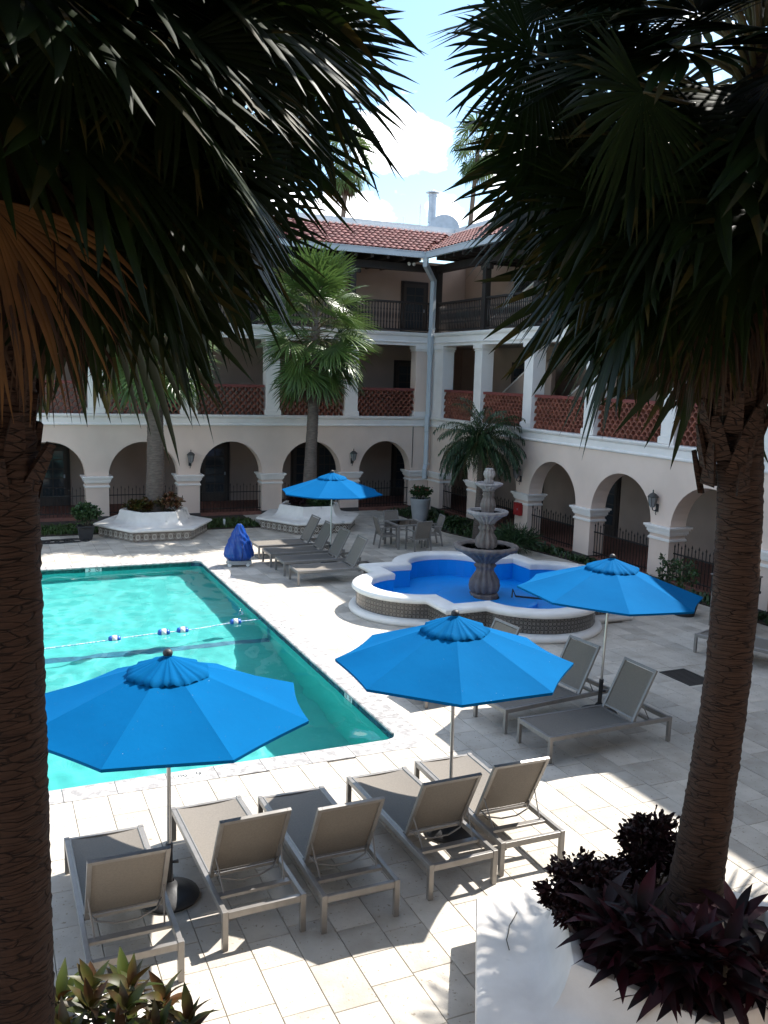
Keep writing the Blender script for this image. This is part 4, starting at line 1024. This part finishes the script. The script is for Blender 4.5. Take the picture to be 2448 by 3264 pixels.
# ------------------------------------------------------------------ pool lift under its blue cover
def build_lift():
    t = thing('covered_pool_lift', 'pool lift wrapped in a shiny royal blue cover at the pool corner', 'pool lift', (6.0, 22.45, 0), R(-8))
    prof = [(.04, 1.10), (.07, 1.06), (.11, .98), (.18, .83), (.25, .66), (.31, .48), (.345, .34), (.34, .25), (.29, .19), (.22, .15)]
    ph = rng.uniform(0, 6.28, 6)
    def md(r, z, a, j):
        q = j/9; s = sum(math.sin(a*k+ph[i]+z*(3+i))*c for i, (k, c) in enumerate(((3, .5), (5, .5), (8, .5), (13, .45), (19, .3))))
        return r*(1+.075*s*(.35+q)) * (1+.10*math.cos(2*a))
    fine = []
    for i in range(len(prof)-1):
        for k in range(4): f = k/4; fine.append((prof[i][0]*(1-f)+prof[i+1][0]*f, prof[i][1]*(1-f)+prof[i+1][1]*f))
    fine.append(prof[-1])
    def md2(r, z, a, j): return md(r, z, a, j/4) + .012*math.sin(a*7+z*26+2*math.sin(z*9))
    MB().lathe(fine, 90, mod=md2).build('cover', BLUEC, t, smooth=True)
    MB().tube([(0, -.42, .2), (0.05, -.40, .45), (.03, -.34, .66)], .006, 5).build('cord', IRON, t)
    MB().box((-.3, -.22, .05), (.3, .22, .16)).build('base', GREYPOT, t, bevel=.015)
    for sx in (-.27, .2):
        for sy in (-.2, .2): MB().lathe([(.05, -.02), (.055, 0), (.05, .02)], 12).build('wheel', BUOYW, t, loc=(sx, sy, .055), rot=(math.pi/2, 0, 0))
build_lift()

# ------------------------------------------------------------------ small things
def hose():
    P = []; c = (2.0, 26.98)
    for k in range(140):
        a = k*.33; r = .16+.27*abs(math.sin(k*.11)); P.append((c[0]-.15+.45*math.sin(k*.045)+r*math.cos(a)*1.15, c[1]+r*math.sin(a)*.62, .015+.008*(k % 9)/3))
    tag(MB().tube(P, .016, 5).build('garden_hose', IRON), 'black garden hose coiled on the paving beside the potted bush', 'hose')
hose()
def drain():
    t = thing('drain_grate', 'dark slotted drain grate set in the paving near the palm trunk', 'drain', (10.98, 11.42, .004), R(-45)*0)
    MB().box((-.26, -.36, -.02), (.26, .36, -.001)).build('pit', PLINTH, t)
    mb = MB()
    for s in (-1, 1): mb.box((s*.26-.02, -.38, -.01), (s*.26+.02, .38, .006)); mb.box((-.24, s*.36-.02, -.01), (.24, s*.36+.02, .0055))
    mb.build('frame', IRON, t)
    for k in range(13): MB().box((-.24, -.31+k*.0515, -.008), (.24, -.285+k*.0515, .004)).build('bar', IRON, t)
drain()
def cabinet():
    t = thing('waste_cabinet', 'taupe waste cabinet with an open framed top against the right arcade', 'waste bin', (14.15, 13.55, 0), R(12))
    MB().box((-.34, -.34, .03), (.34, .34, .78)).build('body', CAB, t, bevel=.012); MB().box((-.36, -.36, .78), (.36, .36, .83)).build('collar', IRON, t)
    for sx in (-.33, .33):
        for sy in (-.33, .33): MB().box((sx-.015, sy-.015, .83), (sx+.015, sy+.015, 1.12)).build('post', IRON, t)
    MB().box((-.37, -.37, 1.12), (.37, .37, 1.15)).build('lid', CAB, t, bevel=.008)
    for sx in (-.3, .3): MB().box((sx-.03, -.3, 0), (sx+.03, .3, .03)).build('foot', IRON, t)
cabinet()
def stakes():
    for x, y, lab in ((3.35, 28.2, 'small white stake light beside the potted bush'), (7.05, 28.25, 'small white stake light in the grass between the two tiled planters')):
        t = thing('stake_light', lab, 'garden light', (x, y, .02)); MB().lathe([(.03, 0), (.04, .22), (.035, .26)], 10).build('body', BUOYW, t); MB().lathe([(.01, .26), (.05, .27), (.045, .30), (.0, .32)], 10).build('cap', LAMPM, t)
stakes()
t = thing('utility_box', 'white utility box on a post beside the tall grey pot', 'utility box', (14.35, 28.2, 0)); MB().box((-.13, -.08, .35), (.13, .08, .72)).build('case', TRIM, t, bevel=.01); MB().box((-.03, -.03, 0), (.03, .03, .35)).build('post', TRIM, t)
tag(MB().tube([tuple(hit(x, y, 2, .42)) for x, y in ((1117, 1970), (1112, 1980), (1100, 2000), (1098, 2015), (1094, 2030), (1100, 2052))], .0045, 5).build('fallen_twig', TWIG), 'thin dry twig lying on the white planter bench', 'twig')

# ------------------------------------------------------------------ palms
nrm = lambda v: v/np.maximum(np.linalg.norm(v, axis=-1, keepdims=True), 1e-9)
UP = np.array([0, 0, 1.]); G = -UP
def fan_frond(parent, base, d0, L, Rr, nseg, spread, droop, sdroop, mats, steps=7, fused=.42, twist=0., name='frond', pet_r=.016, face=None, pmat=None, axis=None):
    """one fan leaf: arched petiole and a pleated blade split into drooping, tapering segments"""
    p = np.array(base, float); d = nrm(np.array(d0, float)); pts = [p]
    for k in range(6):
        d = nrm(d + G*droop*L/6); p = p + d*L/6; pts.append(p)
    if axis is not None: d = nrm(np.array(axis, float))
    lat = np.cross(d, UP if face is None else face)
    if np.linalg.norm(lat) < .15: lat = np.array([1., 0, 0]) - d*d[0]
    lat = nrm(lat); nv = nrm(np.cross(lat, d))
    c, s = math.cos(twist), math.sin(twist); lat, nv = c*lat+s*nv, -s*lat+c*nv
    a = np.linspace(-spread, spread, nseg) + rng.normal(0, .01, nseg); da = 2*spread/nseg
    length = Rr*(.60+.40*np.cos(a/2)**2)*rng.uniform(.88, 1.05, nseg)
    D = nrm(np.cos(a)[:, None]*d + np.sin(a)[:, None]*lat + (.16*np.sin(a)**2)[:, None]*nv)
    P = np.repeat(p[None], nseg, 0); hub = P.copy()
    V = np.zeros((nseg, steps+1, 3, 3)); tlist = np.linspace(0, 1, steps+1)**.85
    kd = sdroop*rng.uniform(.6, 1.5, nseg); sidew = rng.normal(0, .05, nseg)
    for j in range(steps+1):
        t = tlist[j]
        if j:
            dr = (tlist[j]-tlist[j-1])*length
            D = nrm(D + G*(kd*(.25+2.2*t**2.2)*dr/Rr)[:, None] + lat*(sidew*t)[:, None]); P = P + D*dr[:, None]
        r = t*length
        wf = r*math.tan(da/2)*1.04
        wmax = fused*length*math.tan(da/2)*1.04
        tt = np.clip((t-fused)/(1-fused), 0, 1)
        hw = np.where(t <= fused, wf, wmax*(1-tt)**.75+.0006)
        wd = nrm(np.cross(nv, D)); nn = nrm(np.cross(D, wd))
        fold = (hw*.35)[:, None]*nn
        V[:, j, 0] = P - wd*hw[:, None]; V[:, j, 1] = P + fold; V[:, j, 2] = P + wd*hw[:, None]
    idx = np.arange(nseg*(steps+1)*3).reshape(nseg, steps+1, 3)
    F1 = np.stack([idx[:, :-1, 0], idx[:, :-1, 1], idx[:, 1:, 1], idx[:, 1:, 0]], -1).reshape(-1, 4)
    F2 = np.stack([idx[:, :-1, 1], idx[:, :-1, 2], idx[:, 1:, 2], idx[:, 1:, 1]], -1).reshape(-1, 4)
    F = np.concatenate([F1, F2]); me = bpy.data.meshes.new(name); o_ = np.array(base, float)
    V2 = V.reshape(-1, 3) - o_
    me.vertices.add(len(V2)); me.vertices.foreach_set('co', V2.ravel()); me.loops.add(F.size); me.loops.foreach_set('vertex_index', F.ravel())
    me.polygons.add(len(F)); me.polygons.foreach_set('loop_start', np.arange(0, F.size, 4)); me.polygons.foreach_set('loop_total', np.full(len(F), 4))
    for m in mats: me.materials.append(m)
    if len(mats) > 1:
        mi = np.zeros((nseg, steps), int); mi[:, int(steps*.72):] = (rng.random(nseg) < .35)[:, None]
        me.polygons.foreach_set('material_index', np.concatenate([mi.ravel(), mi.ravel()]))
    me.update(calc_edges=True); me.validate()
    pl = parent.location if parent else Vector((0, 0, 0))
    ob = obj(name, me, parent, Vector(o_)-pl)
    MB().tube([tuple(q-o_) for q in pts], [pet_r*1.5, pet_r*1.2, pet_r, pet_r*.9, pet_r*.8, pet_r*.7, pet_r*.5], 5).build('petiole', pmat or PETI, ob, smooth=True)
    return ob
def trunk(parent, pts, rad, m, n=28, rings=60, ridge=.032):
    pts = np.array(pts, float); z = pts[:, 2]; zz = np.linspace(z[0], z[-1], rings*4)
    X = np.interp(zz, z, pts[:, 0]); Y = np.interp(zz, z, pts[:, 1]); Rd = np.interp(zz, z, rad)
    k = np.ones(9)/9
    for A in (X, Y):
        A[4:-4] = np.convolve(A, k, 'valid')
    ph = rng.uniform(0, 6.28, 40); rows = []
    for i, q in enumerate(zz):
        row = []
        for k_ in range(n):
            a = 2*math.pi*k_/n; saw = (i/4.0 + .45*math.sin(a+ph[0]+q*.9) + .25*math.sin(2*a+ph[1]-q*2.1)) % 1.0
            r = Rd[i]*(1+ridge*(saw-.5)*(1.0+.6*math.sin(a*3+ph[int(i/4) % 40])) + .012*math.sin(a*9+q*5) + .014*math.sin(a*5+q*17+ph[int(i) % 40]*.2) + rng.normal(0, .011))
            row.append((X[i]+r*math.cos(a), Y[i]+r*math.sin(a), q))
        rows.append(row)
    loc = np.array(parent.location)
    rows = [[tuple(np.array(v)-loc) for v in r] for r in rows]
    return MB().loft(rows, cap=True).build('trunk', m, parent, smooth=True)
def dirv(az, el): return np.array([math.cos(az)*math.cos(el), math.sin(az)*math.cos(el), math.sin(el)])
def boots(parent, x, y, z0, z1, r, n, m):
    me = MB().loft([[(-.07, 0, 0), (.07, 0, 0), (.05, .03, 0), (-.05, .03, 0)], [(-.05, -.05, .16), (.05, -.05, .16), (.04, -.015, .16), (-.04, -.015, .16)], [(-.025, -.09, .30), (.025, -.09, .30), (.02, -.065, .31), (-.02, -.065, .31)]], cap=True).mesh('leaf_base', m)
    for k in range(n):
        a = k*2.4+random.uniform(-.2, .2); z = z0+(z1-z0)*k/n
        obj('leaf_base', me, parent, (x+r*math.cos(a)-parent.location.x, y+r*math.sin(a)-parent.location.y, z), (random.uniform(-.25, .1), random.uniform(-.3, .3), a+math.pi/2))
def fan_palm(label, x, y, tpts, trad, z_lo, z_hi, n, L, Rr, nseg, leaf, bark, dead=10, seed=0, group=None, el_lo=-58, el_hi=82, deadm=LEAFD, bt=26, sdroop=1.0, steps=7, name='fan_palm', az0=0., rings=60, near=False, lift=(), bz=None, fused=.45):
    bz = bz or (z_lo-.75, z_lo+.1)
    global rng
    rng = np.random.default_rng(seed); random.seed(seed); tc = nrm(np.array([-x, -y, 0.]))
    t = thing(name, label, 'palm tree', (x, y, tpts[0][2]), 0, group)
    for tp in tpts: pass
    t.location.z = 0
    trunk(t, tpts, trad, bark, rings=rings)
    tx, ty = tpts[-1][0], tpts[-1][1]
    if bt: boots(t, tx, ty, bz[0], bz[1], trad[-1]*.95 if not near else .17, bt, bark)
    for i in range(n):
        q = (i+.5)/n; el = R(el_lo+(el_hi-el_lo)*q**.85 + rng.normal(0, 6)); az = az0+i*2.39996+rng.normal(0, .12)
        if near: el += R(38)*max(0, dirv(az, 0)@tc)*(1-q)
        for (ac, am) in lift: el += R(am)*max(0, math.cos(az-ac))**1.5*(1-q)
        zb = z_lo+(z_hi-z_lo)*q
        b = np.array([tx, ty, zb]) + dirv(az, 0)*trad[-1]*.6
        fan_frond(t, b, dirv(az, el), L*rng.uniform(.85, 1.12), Rr*rng.uniform(.88, 1.1), nseg, R(rng.uniform(105, 128)), rng.uniform(.35, .75)+(1.1*(1-q) if near else 0), sdroop*rng.uniform(.7, 1.25), leaf, steps=steps, twist=rng.normal(0, .35), fused=fused)
    for i in range(dead):
        az = i*2.39996*1.0+.8; el = R(rng.uniform(-82, -66)); zb = z_lo-.05+rng.uniform(-.3, .1)
        b = np.array([tx, ty, zb]) + dirv(az, 0)*trad[-1]*.8
        fan_frond(t, b, dirv(az, el), L*rng.uniform(.35, .6), Rr*rng.uniform(.7, .95), int(nseg*.7), R(rng.uniform(45, 75)), .5, 1.6, [deadm], steps=steps, name='dead_frond', pmat=LEAFD, face=dirv(az, .1))
    return t
# foreground palms
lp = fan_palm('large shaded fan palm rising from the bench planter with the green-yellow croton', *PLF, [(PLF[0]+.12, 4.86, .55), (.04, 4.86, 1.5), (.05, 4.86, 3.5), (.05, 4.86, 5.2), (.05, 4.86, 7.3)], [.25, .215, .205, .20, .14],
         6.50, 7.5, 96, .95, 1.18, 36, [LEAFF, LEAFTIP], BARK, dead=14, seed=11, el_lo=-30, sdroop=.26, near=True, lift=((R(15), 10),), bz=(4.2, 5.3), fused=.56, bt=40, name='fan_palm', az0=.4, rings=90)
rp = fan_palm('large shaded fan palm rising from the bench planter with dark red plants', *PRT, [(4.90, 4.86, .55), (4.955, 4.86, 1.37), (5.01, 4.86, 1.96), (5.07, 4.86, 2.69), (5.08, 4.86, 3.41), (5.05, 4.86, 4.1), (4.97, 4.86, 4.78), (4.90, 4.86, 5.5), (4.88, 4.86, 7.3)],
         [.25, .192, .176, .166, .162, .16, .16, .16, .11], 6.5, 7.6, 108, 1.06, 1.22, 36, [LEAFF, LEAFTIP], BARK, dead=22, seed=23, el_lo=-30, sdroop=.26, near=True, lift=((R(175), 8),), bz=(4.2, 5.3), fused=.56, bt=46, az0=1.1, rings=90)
# dead brown fan hanging beside the left trunk
rng = np.random.default_rng(5)
fan_frond(lp, tuple(hit(-40, 330, 1, 4.35)), (.0, -.02, -1), .18, .98, 40, R(85), .2, .9, [LEAFG], name='dead_frond', face=np.array([.2, -1, .1]), pmat=LEAFD)
fan_frond(lp, tuple(hit(60, 420, 1, 4.62)), (.06, -.02, -1), .25, .80, 36, R(50), .2, .9, [LEAFD], name='dead_frond', face=np.array([.2, -1, .1]), pmat=LEAFD)
def hung(palm, tx, hx, hy, px, py, yp, ztop, spread=100):
    """a leaf whose blade runs from one seen point to another at the depth of the crown"""
    h = np.array(hit(hx, hy, 1, yp)); t = np.array(hit(px, py, 1, yp-.05)); b = np.array([tx, 4.86, ztop]); Rr = np.linalg.norm(t-h)
    fan_frond(palm, b, h-b, np.linalg.norm(h-b), Rr*1.05, 40, R(spread), .0, .3, [LEAFF, LEAFTIP], fused=.52, axis=t-h, face=np.array([rng.normal(0, .35), -1, .25]))
for (hx, hy, px, py, yp) in ((620, 90, 820, 400, 4.9), (610, 20, 800, 230, 5.4), (540, 250, 650, 560, 5.3), (430, 440, 560, 770, 5.0), (300, 480, 330, 840, 4.7), (470, 330, 590, 640, 4.5), (160, 520, 190, 850, 4.6), (380, 100, 520, 420, 3.9), (150, 60, 210, 330, 3.7), (650, 60, 770, 300, 4.6)):
    hung(lp, .05, hx, hy, px, py, yp, 6.7)
for (hx, hy, px, py, yp) in ((1150, 110, 1000, 285, 4.9), (1180, 300, 1075, 470, 5.2), (1330, 440, 1220, 690, 4.8), (1440, 560, 1390, 830, 4.6), (1560, 600, 1570, 880, 4.5), (1250, 380, 1150, 620, 5.3), (1170, 10, 1030, 160, 5.2), (1500, 500, 1480, 860, 4.9), (1620, 520, 1650, 860, 4.7), (1390, 200, 1280, 480, 3.9)):
    hung(rp, 4.88, hx, hy, px, py, yp, 6.8)
# the next palm of the same row, just beyond the picture, whose fronds shade the paving and the bench
fan_palm('fan palm standing one planter further along the row from the dark red planter', 9.68, 5.95, [(9.68, 5.95, -.02), (9.68, 5.95, 2.5), (9.68, 5.95, 5.2), (9.68, 5.95, 6.6)], [.26, .2, .18, .13], 5.75, 6.9, 46, 1.05, 1.15, 30, [LEAFF], BARK, dead=6, seed=41, el_lo=-24, sdroop=.5, steps=5, bt=0)
# palms in the tiled planters
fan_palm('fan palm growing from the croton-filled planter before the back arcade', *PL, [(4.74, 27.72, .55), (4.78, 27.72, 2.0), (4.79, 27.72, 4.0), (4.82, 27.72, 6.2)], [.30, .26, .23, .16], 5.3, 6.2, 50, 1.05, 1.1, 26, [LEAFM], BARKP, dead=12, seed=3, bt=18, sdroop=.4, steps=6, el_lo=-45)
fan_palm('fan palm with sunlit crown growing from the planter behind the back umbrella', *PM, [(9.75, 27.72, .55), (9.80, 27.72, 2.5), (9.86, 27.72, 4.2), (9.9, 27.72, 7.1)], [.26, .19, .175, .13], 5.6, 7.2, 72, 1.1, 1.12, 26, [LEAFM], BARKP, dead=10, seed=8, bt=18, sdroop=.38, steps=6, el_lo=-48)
# far palms over the roof
for (x, y, zt, lean, lab, sd) in ((23.45, 60, 19.2, -.9, 'tall thin far palm with brown skirt, seen over the roof left of the flue', 31), (33.7, 60, 21.2, -1.6, 'tall thin far palm seen over the roof to the right of the flue', 32)):
    fan_palm(lab, x+lean, y, [(x+lean, y, 0), (x+lean*.4, y, zt*.6), (x, y, zt+.6)], [.3, .2, .14], zt-.2, zt+1.0, 34, 1.15, 1.3, 16, [LEAFM], BARKP, dead=26, seed=sd, bt=0, sdroop=1.2, steps=4, name='far_palm', group='tall palms beyond the roof', el_lo=-70, rings=30)

# ------------------------------------------------------------------ date palm in the corner bed
def date_palm():
    global rng
    rng = np.random.default_rng(4)
    x, y, z = 14.15, 24.2, 3.0
    t = thing('date_palm', 'feathery dark green date palm in the corner bed behind the fountain', 'palm tree', (x, y, 0))
    trunk(t, [(x, y, 0), (x+.03, y, 1.5), (x+.02, y, z+.15)], [.16, .12, .10], BARKP, n=16, rings=40)
    for i in range(84):
        az = i*2.39996; el = R(rng.uniform(-30, 78)); L = rng.uniform(1.35, 1.75); d = dirv(az, el); p = np.array([0, 0, z+rng.uniform(-.1, .2)]); pts = [p]; dirs = [d]
        for k in range(14):
            d = nrm(d+G*1.15*L/14*(.4+1.2*k/14)); p = p+d*L/14; pts.append(p); dirs.append(d)
        for q in pts:                              # keep the crown clear of the facade
            if q[0] > 1.22: q[0] = 1.22+.2*(q[0]-1.22)*.5
        mb = MB(); V = []; F = []
        for k in range(1, 15):
            for h in (0, .5):
                kk = min(k+h, 14); i0 = int(kk); f = kk-i0; c = pts[i0]*(1-f)+pts[min(i0+1, 14)]*f; dd = dirs[i0]; la = nrm(np.cross(dd, UP)); ll = .34*math.sin(math.pi*min(1, (kk+1.2)/16.5))**.6+.03
                for s in (-1, 1):
                    q = nrm(la*s*.85+dd*.62+UP*.12+rng.normal(0, .08, 3)); e1 = c+q*ll*.5; e2 = c+nrm(q+G*.7)*ll; w_ = nrm(np.cross(q, UP))*.016; b = len(V)
                    V += [c-w_*.6, c+w_*.6, e1+w_, e1-w_, e2]; F += [(b, b+1, b+2, b+3), (b+3, b+2, b+4)]
        fr = mb.add(V, F).build('frond', PINN, t); MB().tube([tuple(q) for q in pts], list(np.linspace(.016, .004, 15)), 4).build('rachis', PETI, fr)
date_palm()

# ------------------------------------------------------------------ leafy plants
def leaf_mesh(name, m, L, W_, bend, curl=0., n=5, fold=.25):
    rows = []
    for k in range(n+1):
        t = k/n; w_ = W_*math.sin(math.pi*min(.999, .06+.94*t)**.8)*(1 if k < n else 0)+.001
        z = -bend*t*t*L; y = L*t*(1-.15*bend*t); tw = curl*t*2.2; c, s = math.cos(tw), math.sin(tw)
        rows.append([(x*c, y, z+x*s+fo) for x, fo in ((-w_, fold*w_), (0, 0), (w_, fold*w_))])
    return MB().loft(rows, closed=False).mesh(name, m, smooth=True)
def rosette(root, meshes, x, y, z, n, tilt0, tilt1, sc0=.8, sc1=1.15, name='leaf', spread=.02, zs=.12):
    for k in range(n):
        q = k/n; az = k*2.39996+random.uniform(-.3, .3); el = R(tilt0+(tilt1-tilt0)*q+random.uniform(-9, 9))
        o = obj(name, random.choice(meshes), root, (x+spread*math.cos(az), y+spread*math.sin(az), z+zs*q), (el, random.uniform(-.3, .3), az-math.pi/2)); s = random.uniform(sc0, sc1); o.scale = (s, s, s)
random.seed(3)
TIL = [leaf_mesh('leaf', TIM, .33, .05, b, fold=.35) for b in (.25, .5, .8)]
CRL = [leaf_mesh('leaf', CROT, .21, .036, b, curl=.25, fold=.3) for b in (.1, .35, .6)]
def ti_plant(x, y, h, lab):
    t = thing('ti_plant', lab, 'plant', (x, y, .66), 0, 'burgundy ti plants in the palm planter')
    MB().tube([(0, 0, 0), (.01, .01, h)], [.018, .014], 6).build('stem', TWIG, t)
    rosette(t, TIL, 0, 0, h-.2, 30, -8, 72, .7, 1.1, zs=.34)
for k, (px, py, z) in enumerate(((1310, 1985, 1.05), (1290, 2075, 1.0), (1400, 2110, 1.05), (1500, 2060, 1.1), (1590, 2000, 1.1), (1600, 2140, 1.05), (1470, 2165, 1.0), (1380, 2010, 1.1), (1645, 2060, 1.1), (1540, 2190, 1.0))):
    q = hit(px, py, 2, z); dx, dy = q.x-PRT[0], q.y-PRT[1]; r = math.hypot(dx, dy); f = min(1, .78/max(r, .01))
    ti_plant(PRT[0]+dx*f, PRT[1]+dy*f, random.uniform(.3, .5), 'burgundy ti plant with long pointed leaves in the bench planter by the palm trunk')
def croton(x, y, z, n, h, spread, lab, meshes, tl=13, grp=None, name='croton', sc=(.8, 1.2)):
    t = thing(name, lab, 'plant', (x, y, z), 0, grp)
    for k in range(n):
        a = k*2.39996; r = spread*math.sqrt((k+.5)/n); hx, hy, hz = r*math.cos(a), r*math.sin(a), h*(1-.45*(r/spread)**2)*random.uniform(.8, 1.1)
        MB().tube([(hx*.3, hy*.3, 0), (hx*.75, hy*.75, hz*.5), (hx, hy, hz)], [.011, .009, .005], 5).build('stem', TWIG, t)
        rosette(t, meshes, hx, hy, hz-.14, tl, -5, 70, *sc, zs=.16, spread=.01)
    return t
croton(.62, 5.38, .62, 16, .34, .52, 'croton with green, yellow and orange leaves in the front planter by the loungers', CRL, 20, sc=(.75, 1.15))
def small_leaf_bush(x, y, z, r, h, n, m, lab, leafL, leafW, curl=0., name='shrub', grp=None, cat='shrub', stems=9):
    """stems carrying many small leaves, one foliage mesh"""
    t = thing(name, lab, cat, (x, y, z), 0, grp); V = []; F = []; mb2 = MB(); tips = []
    for k in range(stems):
        a = k*2.39996; q = math.sqrt((k+.5)/stems); e = np.array([r*q*math.cos(a), r*q*math.sin(a), h*(1-.35*q*q)*random.uniform(.82, 1.1)])
        mb2.tube([(e[0]*.25, e[1]*.25, 0), (e[0]*.7, e[1]*.7, e[2]*.5), tuple(e)], [.010, .008, .004], 5); tips.append(e)
    for k in range(n):
        e = tips[k % stems]; t_ = random.uniform(.25, 1.0)**.6; c = np.array([e[0]*(.25+.75*t_), e[1]*(.25+.75*t_), e[2]*t_]) + rng.normal(0, r*.10, 3)*(1, 1, .6)
        d = nrm(np.array([c[0]*.8/r, c[1]*.8/r, .65])+rng.normal(0, .55, 3)); sd = nrm(np.cross(d, rng.normal(0, 1, 3))); L_ = leafL*random.uniform(.6, 1.25); w_ = leafW*random.uniform(.7, 1.2); up = np.cross(sd, d)
        sd2 = nrm(sd+up*curl*random.uniform(-2, 2)); b = len(V)
        V += [c, c+d*L_*.35-sd*w_, c+d*L_*.35+sd*w_, c+d*L_*.75-sd2*w_*.8-UP*L_*.08, c+d*L_*.75+sd2*w_*.8-UP*L_*.08, c+d*L_-UP*L_*.2]
        F += [(b, b+2, b+1), (b+1, b+2, b+4, b+3), (b+3, b+4, b+5)]
    MB().add(V, F).build('foliage', m, t, smooth=True); mb2.build('stems', TWIG, t); return t
rng = np.random.default_rng(9)
q = hit(1215, 1890, 2, 1.05); small_leaf_bush(4.20, 5.32, .64, .34, .62, 2600, CROTD, 'dark burgundy croton with small curled leaves at the bench corner facing the loungers', .075, .017, 1.0, 'croton', 'dark crotons in the palm planter', 'plant', 14)
small_leaf_bush(5.08, 5.52, .64, .30, .78, 2400, CROTD, 'dark burgundy croton with curled leaves close behind the palm trunk', .075, .017, 1.0, 'croton', 'dark crotons in the palm planter', 'plant', 14)
small_leaf_bush(4.62, 5.48, .64, .22, .5, 1200, CROTD, 'low dark burgundy croton between two taller ones behind the palm trunk', .075, .017, 1.0, 'croton', 'dark crotons in the palm planter', 'plant', 9)
# crotons and ferns in the back planters
small_leaf_bush(PL[0]-.42, PL[1]-.25, .66, .42, .42, 700, CROT, 'bushy green croton in the back planter, left of its palm trunk', .14, .035, .3, 'croton', None, 'plant', 10)
small_leaf_bush(PL[0]+.40, PL[1]-.25, .66, .42, .58, 800, mat('red_croton_leaf', (.15, .05, .025), (.07, .06, .02), rough=.4, scale=5, vary=.4, trans=.12), 'bushy reddish croton in the back planter, right of its palm trunk', .14, .035, .3, 'croton', None, 'plant', 10)
small_leaf_bush(PM[0]-.5, PM[1]-.2, .66, .32, .42, 400, CROTD, 'dark red croton in the planter behind the back umbrella', .14, .035, .3, 'croton', None, 'plant', 8)
small_leaf_bush(PM[0]+.25, PM[1]-.35, .66, .42, .34, 900, GREENL, 'green fern in the planter behind the back umbrella', .22, .014, .1, 'fern', None, 'plant', 10)
# pots
def pot_plain(x, y, r0, r1, h, m, name, lab, n=28, sq=False):
    t = thing(name, lab, 'plant pot', (x, y, 0))
    MB().lathe([(r0, 0), (r1*.97, h*.9), (r1, h*.92), (r1, h), (r1*.9, h), (r1*.86, h*.85), (.02, h*.85)], 4 if sq else n, phase=math.pi/4 if sq else 0).build('pot', m, t, smooth=not sq, ang=40, bevel=.01 if sq else 0)
    MB().lathe([(r1*.87, h*.86), (.0, h*.88)], n, cap=False).build('soil', SOIL, t)
    return t
pot_plain(2.66, 27.25, .24, .33, .42, BLACKP, 'black_pot', 'square black plant pot beside the coiled hose', sq=True)
small_leaf_bush(2.66, 27.25, .38, .42, .68, 1500, GREENL, 'round leafy green bush in the square black pot', .10, .028, .2, 'potted_bush', None, 'shrub', 16)
tp = hit(1200+380*.36166, 1400+735*.36166, 2, 0, 1)
pot_plain(tp.x, tp.y, .24, .36, .86, GREYPOT, 'tall_grey_pot', 'tall tapered grey pot beside the patio table')
small_leaf_bush(tp.x, tp.y, .8, .36, .46, 1100, GREENL, 'leafy flowering plant in the tall grey pot', .10, .024, .2, 'potted_plant', None, 'plant', 14)
fv = MB()
for k in range(26): fv.lathe([(.0, -.012), (.022, 0), (.0, .014)], 6, c=(random.uniform(-.33, .33), random.uniform(-.33, .33), random.uniform(.28, .46)))
tag(fv.build('red_flowers', FLOWER, None, loc=(tp.x, tp.y, .8)), 'small red blossoms on the plant in the tall grey pot', 'flowers'); bpy.data.objects['red_flowers']['kind'] = 'stuff'
pot_plain(13.95, 14.75, .22, .30, .34, BLACKP, 'black_bowl_pot', 'low black pot by the right arcade behind the palm trunk')
small_leaf_bush(13.95, 14.75, .3, .30, .95, 260, GREENL, 'thin spindly shrub in the low black pot', .10, .026, .2, 'spindly_shrub', None, 'shrub', 5)
small_leaf_bush(14.9, 16.4, .03, .28, 1.0, 240, GREENL, 'thin spindly shrub growing against the right arcade fence', .10, .026, .2, 'spindly_shrub', None, 'shrub', 5)
small_leaf_bush(14.1, 21.9, .03, .55, .65, 900, PINN, 'spiky green cycad behind the fountain basin', .42, .014, .05, 'cycad', None, 'plant', 12)
small_leaf_bush(14.5, 26.3, .03, .35, .3, 400, GREENL, 'low green weeds in the corner bed near the tall grey pot', .10, .03, .2, 'weed_clump', None, 'plant', 8)
